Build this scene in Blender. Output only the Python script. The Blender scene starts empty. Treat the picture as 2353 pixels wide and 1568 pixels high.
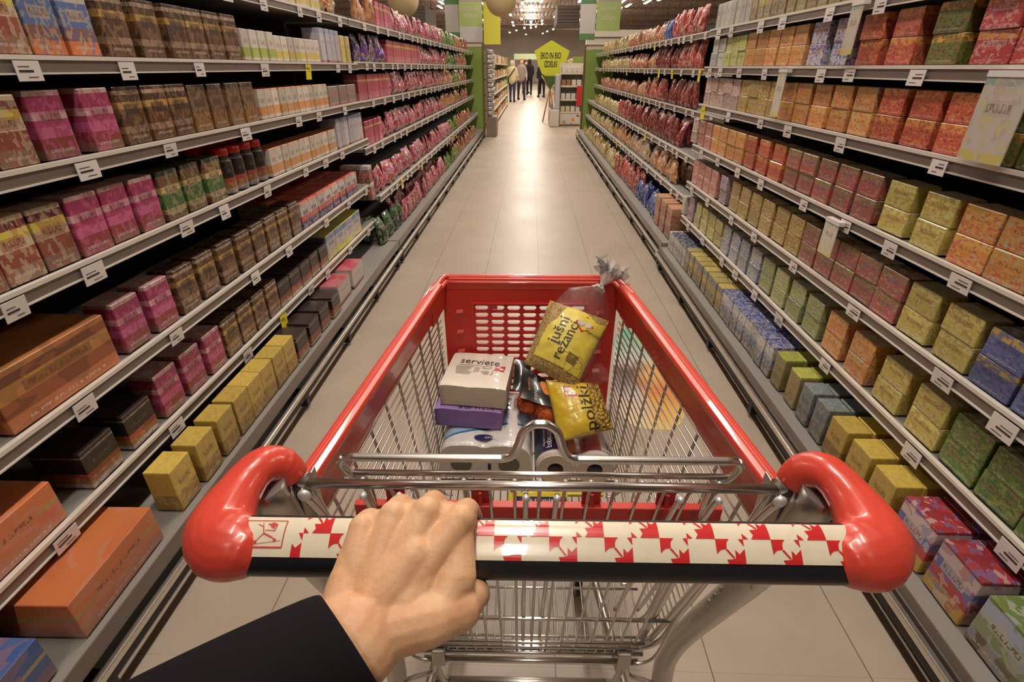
import bpy, math, random
from mathutils import Vector, Matrix, noise
random.seed(7)
R = math.radians
SC = bpy.context.scene
COL = SC.collection

# ---------------------------------------------------------------- camera, world, lights, exposure
FOC, CX, CY = 1172.0, 1176.5, 784.0
TH, PS = R(28.22), R(1.81)
CAM = Vector((0, 0, 1.4))
cam = bpy.data.cameras.new('camera'); cam_o = bpy.data.objects.new('camera', cam); COL.objects.link(cam_o)
cam.sensor_width = 36; cam.lens = FOC / 2353 * 36; cam.clip_start = .01; cam.clip_end = 200
cam_o.location = CAM; cam_o.rotation_euler = (R(90) - TH, 0, PS)
SC.camera = cam_o
VR = Vector((math.cos(PS), math.sin(PS), 0))
VF = Vector((-math.sin(PS) * math.cos(TH), math.cos(PS) * math.cos(TH), -math.sin(TH)))
VU = VR.cross(VF)
def und(px, py, d):                      # measured picture point at depth d, in metres of the place
    return CAM + d * (VF + VR * (px - CX) / FOC - VU * (py - CY) / FOC)
def un(px, py, y):
    r = VF + VR * (px - CX) / FOC - VU * (py - CY) / FOC
    return CAM + r * (y / r.y)
def unz(px, py, z):
    r = VF + VR * (px - CX) / FOC - VU * (py - CY) / FOC
    return CAM + r * ((z - CAM.z) / r.z)
def yat(px, x, z):                       # how far along the aisle a shelf plane crosses a measured column
    k = (px - CX) / FOC; dz = z - CAM.z
    return (x * VR.x - k * (x * VF.x + dz * VF.z)) / (k * VF.y - VR.y)

w = bpy.data.worlds.new('world'); SC.world = w; w.use_nodes = True
w.node_tree.nodes['Background'].inputs[0].default_value = (.95, .82, .7, 1)
w.node_tree.nodes['Background'].inputs[1].default_value = .25
SC.view_settings.view_transform = 'Standard'; SC.view_settings.look = 'None'
SC.view_settings.exposure = 0.14; SC.view_settings.gamma = 1
SC.cycles.max_bounces = 7; SC.cycles.transparent_max_bounces = 16; SC.cycles.diffuse_bounces = 3
SC.cycles.glossy_bounces = 3; SC.cycles.caustics_reflective = False; SC.cycles.caustics_refractive = False
SC.cycles.sample_clamp_indirect = 4
LAMPS = [(x, y) for x in (0.0,) for y in (-2.4, .6, 3.4, 6.1, 9.0, 12.5, 16, 20, 24, 28, 33, 38, 44, 50)] + \
        [(x, y) for x in (-4.6, 4.6) for y in (2.5, 8, 14, 19, 25, 31, 38, 46, 54)]
LAMP_Z, LAMP_W = 4.3, 53

# ---------------------------------------------------------------- helpers
def link(name, data, parent=None, mats=()):
    o = bpy.data.objects.new(name, data); COL.objects.link(o)
    if parent: o.parent = parent
    return o
class MB:
    def __init__(s): s.v = []; s.f = []; s.m = []; s.sm = []
    def add(s, vs, fs, mi=0, smooth=False):
        b = len(s.v); s.v += [tuple(p) for p in vs]; s.f += [tuple(i + b for i in f) for f in fs]
        s.m += [mi] * len(fs); s.sm += [smooth] * len(fs); return s
    def box(s, a, b, mi=0, M=None):
        (x0, y0, z0), (x1, y1, z1) = a, b
        vs = [Vector(p) for p in ((x0,y0,z0),(x1,y0,z0),(x1,y1,z0),(x0,y1,z0),(x0,y0,z1),(x1,y0,z1),(x1,y1,z1),(x0,y1,z1))]
        if M: vs = [M @ p for p in vs]
        return s.add(vs, [(0,3,2,1),(4,5,6,7),(0,1,5,4),(1,2,6,5),(2,3,7,6),(3,0,4,7)], mi)
    def tube(s, pts, r, seg=8, mi=0, closed=False, flat=1.0, up=None, cap=True, smooth_path=0):
        pts = [Vector(p) for p in pts]; n = len(pts)
        rs = list(r) if isinstance(r, (list, tuple)) else [r] * n
        if smooth_path:
            np_, nr = [], []
            rng = range(n if closed else n - 1)
            for i in rng:
                p0, p1, p2, p3 = (pts[(i - 1) % n] if closed or i > 0 else pts[0]), pts[i], pts[(i + 1) % n], (pts[(i + 2) % n] if closed or i + 2 < n else pts[-1])
                for k in range(smooth_path):
                    t = k / smooth_path
                    np_.append(.5 * ((2 * p1) + (p2 - p0) * t + (2 * p0 - 5 * p1 + 4 * p2 - p3) * t * t + (3 * p1 - p0 - 3 * p2 + p3) * t ** 3))
                    nr.append(rs[i] * (1 - t) + rs[(i + 1) % n] * t)
            if not closed: np_.append(pts[-1]); nr.append(rs[-1])
            pts, rs, n = np_, nr, len(np_)
        vs = []; nrm = None
        for i in range(n):
            a = pts[(i - 1) % n] if closed or i > 0 else pts[0]; b = pts[(i + 1) % n] if closed or i < n - 1 else pts[-1]
            t = (b - a).normalized()
            if up is not None: nrm = Vector(up)
            elif nrm is None: nrm = Vector((0, 0, 1)) if abs(t.z) < .9 else Vector((1, 0, 0))
            nrm = (nrm - t * nrm.dot(t)).normalized(); bn = t.cross(nrm)
            for k in range(seg):
                an = 2 * math.pi * k / seg
                vs.append(pts[i] + rs[i] * (math.cos(an) * nrm + math.sin(an) * flat * bn))
        fs = []
        for i in range(n if closed else n - 1):
            for k in range(seg):
                j = (i + 1) % n
                fs.append((i*seg+k, i*seg+(k+1)%seg, j*seg+(k+1)%seg, j*seg+k))
        s.add(vs, fs, mi, True)
        if cap and not closed:
            b = len(s.v) - len(vs)
            s.f += [tuple(b + k for k in reversed(range(seg))), tuple(b + (n-1)*seg + k for k in range(seg))]
            s.m += [mi, mi]; s.sm += [False, False]
        return s
    def ball(s, c, r, mi=0, seg=16, rings=10, M=None, sx=1, sy=1, sz=1):
        c = Vector(c); vs = []
        for i in range(rings + 1):
            th = math.pi * i / rings
            for k in range(seg):
                ph = 2 * math.pi * k / seg
                p = Vector((r*sx*math.sin(th)*math.cos(ph), r*sy*math.sin(th)*math.sin(ph), r*sz*math.cos(th)))
                vs.append(c + (M @ p if M else p))
        fs = [(i*seg+k, (i+1)*seg+k, (i+1)*seg+(k+1)%seg, i*seg+(k+1)%seg) for i in range(rings) for k in range(seg)]
        return s.add(vs, fs, mi, True)
    def capsule(s, p0, p1, r0, r1, mi=0, seg=14, fl=1.0):
        p0, p1 = Vector(p0), Vector(p1); d = p1 - p0; L = d.length; t = d.normalized()
        pts, rs = [], []
        for a in (-85, -60, -30): pts.append(p0 + t * r0 * math.sin(R(a))); rs.append(r0 * math.cos(R(a)))
        pts.append(p0); rs.append(r0); pts.append(p1); rs.append(r1)
        for a in (30, 60, 85): pts.append(p1 + t * r1 * math.sin(R(a))); rs.append(r1 * math.cos(R(a)))
        return s.tube(pts, rs, seg, mi, flat=fl)
    def lathe(s, prof, seg=16, c=(0,0,0), mi=0):
        vs = [(c[0]+r*math.cos(2*math.pi*k/seg), c[1]+r*math.sin(2*math.pi*k/seg), c[2]+z) for r, z in prof for k in range(seg)]
        fs = [(i*seg+k, i*seg+(k+1)%seg, (i+1)*seg+(k+1)%seg, (i+1)*seg+k) for i in range(len(prof)-1) for k in range(seg)]
        return s.add(vs, fs, mi, True)
    def mesh(s, name, mats):
        me = bpy.data.meshes.new(name); me.from_pydata(s.v, [], s.f)
        for m in (mats if isinstance(mats, (list, tuple)) else [mats]): me.materials.append(m)
        me.polygons.foreach_set('material_index', s.m); me.polygons.foreach_set('use_smooth', s.sm)
        me.update(); return me
    def build(s, name, mats, parent=None, bevel=0):
        o = link(name, s.mesh(name, mats), parent)
        if bevel: add_bevel(o, bevel)
        return o
def add_bevel(o, w_, seg=2):
    m = o.modifiers.new('bevel', 'BEVEL'); m.width = w_; m.segments = seg; m.limit_method = 'ANGLE'
def remesh(o, vox, it=6, fac=.6):
    m = o.modifiers.new('remesh', 'REMESH'); m.mode = 'VOXEL'; m.voxel_size = vox; m.use_smooth_shade = True
    m2 = o.modifiers.new('smooth', 'SMOOTH'); m2.factor = fac; m2.iterations = it
def tag(o, label=None, cat=None, group=None, kind=None):
    if label: o['label'] = label
    if cat: o['category'] = cat
    if group: o['group'] = group
    if kind: o['kind'] = kind
    return o
def thing(name, label, cat, loc=(0,0,0), rz=0, group=None):
    o = bpy.data.objects.new(name, None); COL.objects.link(o); o.empty_display_size = .05
    o.location = loc; o.rotation_euler = (0, 0, rz)
    return tag(o, label, cat, group)
def copy_tree(o, parent=None):
    c = o.copy(); COL.objects.link(c)
    if parent: c.parent = parent
    for ch in [x for x in o.children]: copy_tree(ch, c)
    return c
_fc = {}
def text_geo(body, size, extra=0.0):
    k = (body, size, extra)
    if k in _fc: return _fc[k]
    cu = bpy.data.curves.new('lettering', 'FONT'); cu.body = body; cu.size = size; cu.align_x = 'LEFT'; cu.offset = extra; cu.resolution_u = 4
    ob = bpy.data.objects.new('lettering', cu); COL.objects.link(ob)
    dg = bpy.context.evaluated_depsgraph_get(); dg.update()
    me = bpy.data.meshes.new_from_object(ob.evaluated_get(dg))
    v = [(p.co.x, p.co.y) for p in me.vertices]; f = [tuple(p.vertices) for p in me.polygons]
    bpy.data.objects.remove(ob); bpy.data.meshes.remove(me)
    _fc[k] = (v, f); return v, f
def put_text(mb, body, size, surf, org, ang=0, mi=0, extra=0.0, sx=1.0, center=False):
    v, f = text_geo(body, size, extra); c, s_ = math.cos(ang), math.sin(ang)
    off = (max(p[0] for p in v) * sx / 2 if center else 0)
    mb.add([surf(org[0] + (x*sx-off)*c - y*s_, org[1] + (x*sx-off)*s_ + y*c) for x, y in v], f, mi)

# ---------------------------------------------------------------- materials
def mat(name, col, rough=.5, metal=0.0, spec=.5, emit=None, es=1.0, coat=0.0, trans=0.0, sub=0.0):
    m = bpy.data.materials.new(name); m.use_nodes = True; b = m.node_tree.nodes['Principled BSDF']
    b.inputs['Base Color'].default_value = (*col, 1); b.inputs['Roughness'].default_value = rough
    b.inputs['Metallic'].default_value = metal; b.inputs['Specular IOR Level'].default_value = spec
    b.inputs['Coat Weight'].default_value = coat; b.inputs['Transmission Weight'].default_value = trans
    if sub: b.inputs['Subsurface Weight'].default_value = sub; b.inputs['Subsurface Radius'].default_value = (.012, .005, .003); b.inputs['Subsurface Scale'].default_value = .6
    if emit: b.inputs['Emission Color'].default_value = (*emit, 1); b.inputs['Emission Strength'].default_value = es
    return m
def N(m, t, **kw):
    n = m.node_tree.nodes.new(t)
    for k, v in kw.items(): setattr(n, k, v)
    return n
def L(m, a, b): m.node_tree.links.new(a, b)
def bsdf(m): return m.node_tree.nodes['Principled BSDF']
def coords(m, kind='Object'): return N(m, 'ShaderNodeTexCoord').outputs[kind]
def mathn(m, op, a, b=None, c=None):
    n = N(m, 'ShaderNodeMath', operation=op)
    for i, x in enumerate((a, b, c)):
        if x is None: continue
        if isinstance(x, (int, float)): n.inputs[i].default_value = x
        else: L(m, x, n.inputs[i])
    return n.outputs[0]
def mixc(m, fac, a, b, mode='MIX'):
    n = N(m, 'ShaderNodeMix', data_type='RGBA', blend_type=mode)
    for i, x in ((0, fac), (6, a), (7, b)):
        if isinstance(x, (int, float)): n.inputs[i].default_value = x
        elif isinstance(x, tuple): n.inputs[i].default_value = (*x, 1) if len(x) == 3 else x
        else: L(m, x, n.inputs[i])
    return n.outputs[2]
def ramp(m, fac, stops, interp='CONSTANT'):
    n = N(m, 'ShaderNodeValToRGB'); n.color_ramp.interpolation = interp
    cr = n.color_ramp
    while len(cr.elements) < len(stops): cr.elements.new(.5)
    for e, (p, c) in zip(cr.elements, stops): e.position = p; e.color = (*c, 1)
    L(m, fac, n.inputs[0]); return n.outputs[0]
def noisen(m, vec, scale, detail=2, rough=.5, out=0):
    n = N(m, 'ShaderNodeTexNoise'); n.inputs['Scale'].default_value = scale; n.inputs['Detail'].default_value = detail; n.inputs['Roughness'].default_value = rough
    L(m, vec, n.inputs['Vector']); return n.outputs[out]
def bump(m, h, strength=.3, dist=.002):
    n = N(m, 'ShaderNodeBump'); n.inputs['Strength'].default_value = strength; n.inputs['Distance'].default_value = dist
    L(m, h, n.inputs['Height']); L(m, n.outputs[0], bsdf(m).inputs['Normal'])
def noisy(m, col, scale=20, amt=.15, lo=None):
    f = noisen(m, coords(m), scale, 4, .6)
    lo = lo or tuple(c * (1 - amt) for c in col)
    L(m, ramp(m, f, [(.3, lo), (.7, col)], 'LINEAR'), bsdf(m).inputs['Base Color']); return m

def srgb(r, g, b): return tuple(((c/255)/12.92 if c/255 <= .04045 else ((c/255+.055)/1.055)**2.4) for c in (r, g, b))
chrome = mat('chrome', (.72, .70, .67), .27, 1.0); 
steel = mat('brushed_steel', (.55, .53, .49), .34, 1.0)
bump(steel, noisen(steel, coords(steel), 60, 3), .06, .003)
zinc = mat('zinc_wire', (.66, .64, .60), .32, 1.0)
weld = mat('weld_end', (.8, .8, .78), .45, .6)
red = mat('red_plastic', srgb(222, 48, 34), .3, coat=.25)
noisy(red, srgb(218, 74, 58), 8, .1)
redm = mat('matte_red_plastic', srgb(212, 40, 30), .42); noisy(redm, srgb(212, 58, 46), 12, .12)
blackp = mat('black_plastic', (.012, .012, .016), .3)
cream = mat('cream_label', srgb(232, 222, 198), .22, coat=.6); noisy(cream, srgb(234, 224, 200), 60, .07)
leafred = mat('label_red', srgb(205, 45, 48), .22, coat=.6)
pink_line = mat('label_line_red', srgb(200, 80, 72), .3)
darkm = mat('recess_shade_black', (.012, .011, .012), .8)  # back panel colour, near-black to stand for shade behind the goods
kick = mat('kick_plate_black', (.02, .019, .02), .5)
railm = mat('shelf_rail_grey', srgb(120, 108, 100), .35, .3)
railbright = mat('shelf_edge_bright', srgb(225, 218, 208), .3, .2)
deckm = mat('shelf_steel_grey', srgb(140, 136, 130), .45)
tagw = mat('white_price_card', srgb(222, 215, 212), .35, coat=.3)
tagy = mat('yellow_price_card', srgb(240, 222, 40), .35, coat=.3)
ink = mat('black_ink', (.02, .018, .018), .4)
inkred = mat('red_ink', srgb(180, 30, 30), .4)
bumperm = mat('bumper_steel', (.7, .68, .63), .25, 1.0)

floor_m = mat('floor_tile', srgb(178, 162, 146), .3, spec=.45)
_c = coords(floor_m); _s = N(floor_m, 'ShaderNodeSeparateXYZ'); L(floor_m, _c, _s.inputs[0])
def seam(m, v, off, per, wd):
    a = mathn(m, 'ADD', v, -off + per * 200 + per / 2); fr = mathn(m, 'MODULO', a, per)
    return mathn(m, 'LESS_THAN', mathn(m, 'ABSOLUTE', mathn(m, 'SUBTRACT', fr, per / 2)), wd)
sx_ = seam(floor_m, _s.outputs[0], .09, .41, .0016); sy_ = seam(floor_m, _s.outputs[1], 4.064, .41, .001)
_tile = N(floor_m, 'ShaderNodeTexWhiteNoise', noise_dimensions='2D')
_cv = N(floor_m, 'ShaderNodeCombineXYZ')
L(floor_m, mathn(floor_m, 'FLOOR', mathn(floor_m, 'DIVIDE', mathn(floor_m, 'ADD', _s.outputs[0], -.09), .41)), _cv.inputs[0])
L(floor_m, mathn(floor_m, 'FLOOR', mathn(floor_m, 'DIVIDE', mathn(floor_m, 'ADD', _s.outputs[1], -4.064), .41)), _cv.inputs[1])
L(floor_m, _cv.outputs[0], _tile.inputs['Vector'])
_b = ramp(floor_m, noisen(floor_m, _c, 3, 5, .6), [(.3, srgb(170, 155, 139)), (.7, srgb(184, 169, 152))], 'LINEAR')
_b = mixc(floor_m, mathn(floor_m, 'MULTIPLY', _tile.outputs[0], .12), _b, srgb(150, 136, 122))
_b = mixc(floor_m, mathn(floor_m, 'MULTIPLY', sy_, .3), _b, srgb(120, 105, 90))
_b = mixc(floor_m, mathn(floor_m, 'MULTIPLY', sx_, .85), _b, srgb(88, 74, 60))
L(floor_m, _b, bsdf(floor_m).inputs['Base Color'])
L(floor_m, ramp(floor_m, noisen(floor_m, _c, 1.5, 2, .5), [(.3, (.36,)*3), (.7, (.41,)*3)], 'LINEAR'), bsdf(floor_m).inputs['Roughness'])

def film_mat(name, strength=.4, scale=60, tint=(1, 1, 1), rough=.08, base=.06, milk=.0):
    m = bpy.data.materials.new(name); m.use_nodes = True; nt = m.node_tree; nt.nodes.remove(nt.nodes['Principled BSDF'])
    t = N(m, 'ShaderNodeBsdfTransparent'); t.inputs[0].default_value = (*tint, 1)
    g = N(m, 'ShaderNodeBsdfGlossy'); g.inputs['Roughness'].default_value = rough
    d = N(m, 'ShaderNodeBsdfDiffuse'); d.inputs[0].default_value = (.9, .88, .86, 1)
    lw = N(m, 'ShaderNodeLayerWeight'); lw.inputs[0].default_value = .35
    nz = noisen(m, coords(m), scale, 4, .65)
    b = N(m, 'ShaderNodeBump'); b.inputs['Strength'].default_value = strength; b.inputs['Distance'].default_value = .01
    L(m, nz, b.inputs['Height'])
    for x in (g, lw): L(m, b.outputs[0], x.inputs['Normal'])
    fac = mathn(m, 'ADD', mathn(m, 'MULTIPLY', lw.outputs['Facing'], .22), base)
    mx = N(m, 'ShaderNodeMixShader'); L(m, fac, mx.inputs[0]); L(m, t.outputs[0], mx.inputs[1]); L(m, g.outputs[0], mx.inputs[2])
    mx2 = N(m, 'ShaderNodeMixShader'); mx2.inputs[0].default_value = milk; L(m, mx.outputs[0], mx2.inputs[1]); L(m, d.outputs[0], mx2.inputs[2])
    L(m, mx2.outputs[0], nt.nodes['Material Output'].inputs[0]); return m
film = film_mat('clear_film', .6, 45, base=.03)
film_crinkle = film_mat('crinkled_clear_film', 1.0, 70, base=.02, milk=.01)
film_milky = film_mat('milky_film', 1.0, 90, base=.2, milk=.38, rough=.15)

def pack_mat(name, bands, spots=None, rough=.38, spot_amt=.5, scale=9, metal=0.0, coat=.2, bumpy=0.0, axis=2):
    """printed packaging: bands bottom to top (generated z), spots = printed picture colours"""
    m = mat(name, bands[0][1], rough, metal, coat=coat)
    g = coords(m, 'Generated'); s = N(m, 'ShaderNodeSeparateXYZ'); L(m, g, s.inputs[0])
    c = ramp(m, s.outputs[axis], bands)
    oi = N(m, 'ShaderNodeObjectInfo')
    ad = N(m, 'ShaderNodeVectorMath', operation='ADD'); cb = N(m, 'ShaderNodeCombineXYZ')
    L(m, mathn(m, 'MULTIPLY', oi.outputs['Random'], 5), cb.inputs[0]); L(m, g, ad.inputs[0]); L(m, cb.outputs[0], ad.inputs[1])
    if spots:
        v = N(m, 'ShaderNodeTexVoronoi'); v.inputs['Scale'].default_value = scale * 1.1; L(m, ad.outputs[0], v.inputs['Vector'])
        sp = N(m, 'ShaderNodeSeparateXYZ'); L(m, v.outputs['Color'], sp.inputs[0])
        n = len(spots); pc = ramp(m, sp.outputs[0], [(i / n, q) for i, q in enumerate(spots)])
        msk = mathn(m, 'MULTIPLY', mathn(m, 'GREATER_THAN', noisen(m, ad.outputs[0], scale * .5, 2), .47), spot_amt)
        c = mixc(m, msk, c, pc)
        # a title block of small print and a pale label patch on the front
        Y, Z = s.outputs[1], s.outputs[2]
        def win(v_, a, b): return mathn(m, 'MULTIPLY', mathn(m, 'GREATER_THAN', v_, a), mathn(m, 'LESS_THAN', v_, b))
        cz = N(m, 'ShaderNodeCombineXYZ'); L(m, mathn(m, 'MULTIPLY', Y, 1.0), cz.inputs[0]); L(m, mathn(m, 'MULTIPLY', Z, .25), cz.inputs[1])
        tt = mathn(m, 'GREATER_THAN', noisen(m, cz.outputs[0], 34, 1), .5)
        patch = mathn(m, 'MULTIPLY', win(Y, .2, .8), win(Z, .52, .70))
        c = mixc(m, mathn(m, 'MULTIPLY', patch, .55), c, spots[-1])
        c = mixc(m, mathn(m, 'MULTIPLY', mathn(m, 'MULTIPLY', mathn(m, 'MULTIPLY', win(Y, .24, .76), win(Z, .56, .66)), tt), .7), c, tuple(x * .25 for x in bands[0][1]))
        c = mixc(m, mathn(m, 'MULTIPLY', mathn(m, 'MULTIPLY', mathn(m, 'MULTIPLY', win(Y, .15, .85), win(Z, .10, .15)), tt), .5), c, (.7, .68, .62))
    hv = N(m, 'ShaderNodeHueSaturation'); L(m, c, hv.inputs['Color'])
    L(m, mathn(m, 'ADD', mathn(m, 'MULTIPLY', oi.outputs['Random'], .3), .66), hv.inputs['Value']); hv.inputs['Saturation'].default_value = .93
    L(m, hv.outputs[0], bsdf(m).inputs['Base Color'])
    if bumpy: bump(m, noisen(m, ad.outputs[0], 9, 3, .6), bumpy, .012)
    return m

# ---------------------------------------------------------------- the hall
def struct(mb, name, m): return tag(mb.build(name, m), kind='structure')
mb = MB(); mb.box((-16, -8, -.1), (16, 62, 0)); struct(mb, 'floor', floor_m)
ceil_m = mat('ceiling_deck', srgb(176, 158, 144), .8)
_c = coords(ceil_m); _s = N(ceil_m, 'ShaderNodeSeparateXYZ'); L(ceil_m, _c, _s.inputs[0])
_w = mathn(ceil_m, 'SINE', mathn(ceil_m, 'MULTIPLY', _s.outputs[0], 21.0))
bump(ceil_m, _w, .8, .05)
mb = MB(); mb.box((-16, -8, 5.2), (16, 62, 5.3)); struct(mb, 'ceiling', ceil_m)
wall_m = noisy(mat('hall_wall', srgb(226, 214, 202), .8), srgb(228, 216, 204), .6, .2)
for nm, a, b in (('wall_left', (-16.1, -8, 0), (-16, 62, 5.2)), ('wall_right', (16, -8, 0), (16.1, 62, 5.2)),
                 ('wall_back', (-16, 62, 0), (16, 62.1, 5.2)), ('wall_front', (-16, -8.1, 0), (16, -8, 5.2))):
    struct(MB().box(a, b), nm, wall_m)
beam_m = mat('truss_steel', srgb(168, 146, 132), .6)
for i, y in enumerate(range(14, 62, 6)):
    mb = MB(); mb.box((-16, y, 5.0), (16, y + .14, 5.19)); mb.box((-16, y, 4.52), (16, y + .14, 4.6))
    for k in range(64):
        x = -16 + k * .5; mb.tube([(x, y + .07, 4.58), (x + .25, y + .07, 5.02), (x + .5, y + .07, 4.58)], .02, 4)
    tag(mb.build('ceiling_truss', beam_m), kind='structure')
duct_m = mat('duct_dark', srgb(62, 50, 42), .7)
for x, y in ((.93, 21.6), (-4.6, 21.6), (6.5, 27.2)):
    mb = MB(); mb.box((x, y, 2.78), (x + .8, y + 2.4, 3.34))
    for q in (.1, .66):
        for r_ in (.1, 2.2): mb.tube([(x + q, y + r_, 3.3), (x + q, y + r_, 5.19)], .01, 5)
    for k in range(5): mb.box((x + .04, y - .02, 2.83 + k * .1), (x + .76, y, 2.87 + k * .1))
    tag(mb.build('air_duct', duct_m), 'dark louvred ventilation box under the ceiling ' + {.93: 'right of the aisle axis', -4.6: 'over the left gondola tops', 6.5: 'far over the right gondola'}[x], 'ventilation box')

lamp_glow = mat('lamp_tube', (1, .95, .85), .5, emit=(1, .93, .8), es=14)
lamp_body = mat('lamp_body', (.7, .68, .64), .5)
hb = MB(); hb.box((-.09, -.75, .03), (.09, .75, .08)); hb.tube([(0, -.6, .08), (0, -.6, .88)], .006, 5); hb.tube([(0, .6, .08), (0, .6, .88)], .006, 5)
tb = MB(); tb.tube([(-.04, -.72, .015), (-.04, .72, .015)], .014, 6); tb.tube([(.04, -.72, .015), (.04, .72, .015)], .014, 6)
hme, tme = hb.mesh('lamp_housing', lamp_body), tb.mesh('lamp_tubes', lamp_glow)
for i, (x, y) in enumerate(LAMPS):
    side = 'over the aisle centre' if x == 0 else ('over the left gondolas' if x < 0 else 'over the right gondolas')
    t = thing('ceiling_lamp', 'white suspended tube lamp in the row ' + side, 'lamp', (x, y, LAMP_Z), 0, 'tube lamps ' + side)
    link('lamp_housing', hme, t); link('lamp_tube', tme, t)
    ar = bpy.data.lights.new('tube_light', 'AREA'); ar.shape = 'RECTANGLE'; ar.size = .2; ar.size_y = 1.45
    ar.energy = LAMP_W * (1.0 if x == 0 else .8) * (.62 if y < 0 else 1) * (1.0 if y < 12 else 1.2 if y < 18 else 2.0); ar.color = (1, .895, .79)  # the aisle lamp behind the camera is added to brighten front faces
    ao = bpy.data.objects.new('tube_light', ar); COL.objects.link(ao); ao.parent = t; ao.location = (0, 0, -.005)
    if True:
        ar2 = ar.copy(); ar2.energy *= .5 if y < 12 else 1.1; a2 = bpy.data.objects.new('ceiling_fill_light', ar2); COL.objects.link(a2); a2.parent = t; a2.location = (0, 0, .095); a2.rotation_euler = (math.pi, 0, 0)  # added upward fill, brightens the ceiling and softens the hall

# ---------------------------------------------------------------- shelving
def shelving(side, name, label, y0, y1, levels, back, deck_z, deck_x, lip, tagstep, seed, wide):
    """side -1 left, +1 right; levels = [(z, front x)] top to bottom"""
    t = thing('shelving_unit', label, 'shelving', (side * back, (y0 + y1) / 2, 0)); ox, oy = side * back, (y0 + y1) / 2
    def bx(mb, xa, ya, za, xb, yb, zb, mi=0):
        a, b = sorted((side * xa - ox, side * xb - ox)); mb.box((a, ya - oy, za), (b, yb - oy, zb), mi)
    rnd = random.Random(seed)
    mb = MB(); bx(mb, back, y0, 0, back + .03, y1, levels[0][0] + .12); tag(mb.build('back_panel', darkm, t), 'back panel blackened for shelf shade')
    mb = MB(); bx(mb, deck_x + .05, y0, 0, back, y1, deck_z - .03, 0); bx(mb, deck_x, y0, deck_z - .03, back, y1, deck_z, 1); bx(mb, deck_x - .004, y0, deck_z - .045, deck_x, y1, deck_z + .006, 2)
    base = mb.build('base_deck', [kick, deckm, railm], t)
    mb = MB(); bx(mb, deck_x - .03, y0, .105, deck_x - .008, y1, .128); bx(mb, deck_x - .022, y0, .07, deck_x - .008, y1, .105, 1)
    add_bevel(tag(mb.build('bumper_rail', [bumperm, kick], base), 'shiny steel bumper rail'), .005, 3)
    n = int((y1 - y0) / .62)
    for k in range(n + 1):
        mb = MB(); bx(mb, deck_x - .02, y0 + k * .62, .02, deck_x + .04, y0 + k * .62 + .03, .1); mb.build('bumper_bracket', kick, base)
    for li, (z, fx) in enumerate(levels):
        mb = MB(); bx(mb, fx + .012, y0, z - .022, back, y1, z)
        bx(mb, fx, y0, z - lip, fx + .012, y1, z + .004, 1); bx(mb, fx - .003, y0, z - .004, fx + .012, y1, z + .006, 2)
        bx(mb, fx - .005, y0, z - lip, fx + .002, y1, z - lip + .004, 2)
        sh = mb.build('shelf', [deckm, railm, railbright], t)
        y = y0 + .15 + rnd.random() * .2; cnt = 0
        while y < y1 - .1 and cnt < 60:
            tw = .058 + rnd.random() * .018; th = .040 + rnd.random() * .012; yel = rnd.random() < .06
            mb = MB(); M = Matrix.Translation((side * (fx - .008) - ox, y - oy, z - .006)) @ Matrix.Rotation(side * R(-6 + rnd.random() * 8), 4, 'Y')
            mb.box((-.0008, -tw/2, -th - (.03 if yel else 0)), (.0008, tw/2, 0), 0, M)
            for q in range(3): mb.box((-.0016 if side > 0 else .0008, -tw/2 + .008 + (q == 0) * .02, -th + .008 + q*.011), (-.0008 if side > 0 else .0016, tw/2 - .014 - q*.008, -th + .0092 + q*.011 + (.003 if q == 1 else 0)), 1, M)
            p = mb.build('price_card', [tagy if yel else tagw, ink], sh)
            if yel: tag(p, 'yellow promotion price card')
            y += tagstep * (.55 + rnd.random() * .9); cnt += 1
    return t
NL = [(1.68, 1.2), (1.42, 1.17), (1.19, 1.16), (.947, 1.16), (.643, 1.16), (.375, 1.16)]
FL = [(1.68, 1.2), (1.43, 1.2), (1.18, 1.2), (.87, 1.2), (.53, 1.13)]
NR = [(1.61, 1.16), (1.40, 1.16), (1.177, 1.16), (.917, 1.16), (.663, 1.16), (.412, 1.16)]
FR = [(1.64, 1.36), (1.385, 1.36), (1.08, 1.36), (.79, 1.24), (.50, 1.22)]
YM, YE = 3.9, 12.25
shelving(-1, 'a', 'long shelving run of packs nearest on the left of the aisle', -1.2, YM - .01, NL, 1.62, .19, 1.02, .035, .38, 1, 0)
shelving(-1, 'b', 'far left shelving run of pink bags ending at the green panel', YM + .01, YE, FL, 1.62, .19, 1.02, .04, .3, 2, 0)
shelving(1, 'c', 'long shelving run of tea boxes nearest on the right of the aisle', -1.2, YM - .01, NR, 1.62, .165, 1.03, .035, .36, 3, 0)
shelving(1, 'd', 'far right shelving run of red bags ending at the green panel', YM + .01, YE, FR, 1.75, .19, 1.05, .04, .28, 4, 0)

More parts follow.
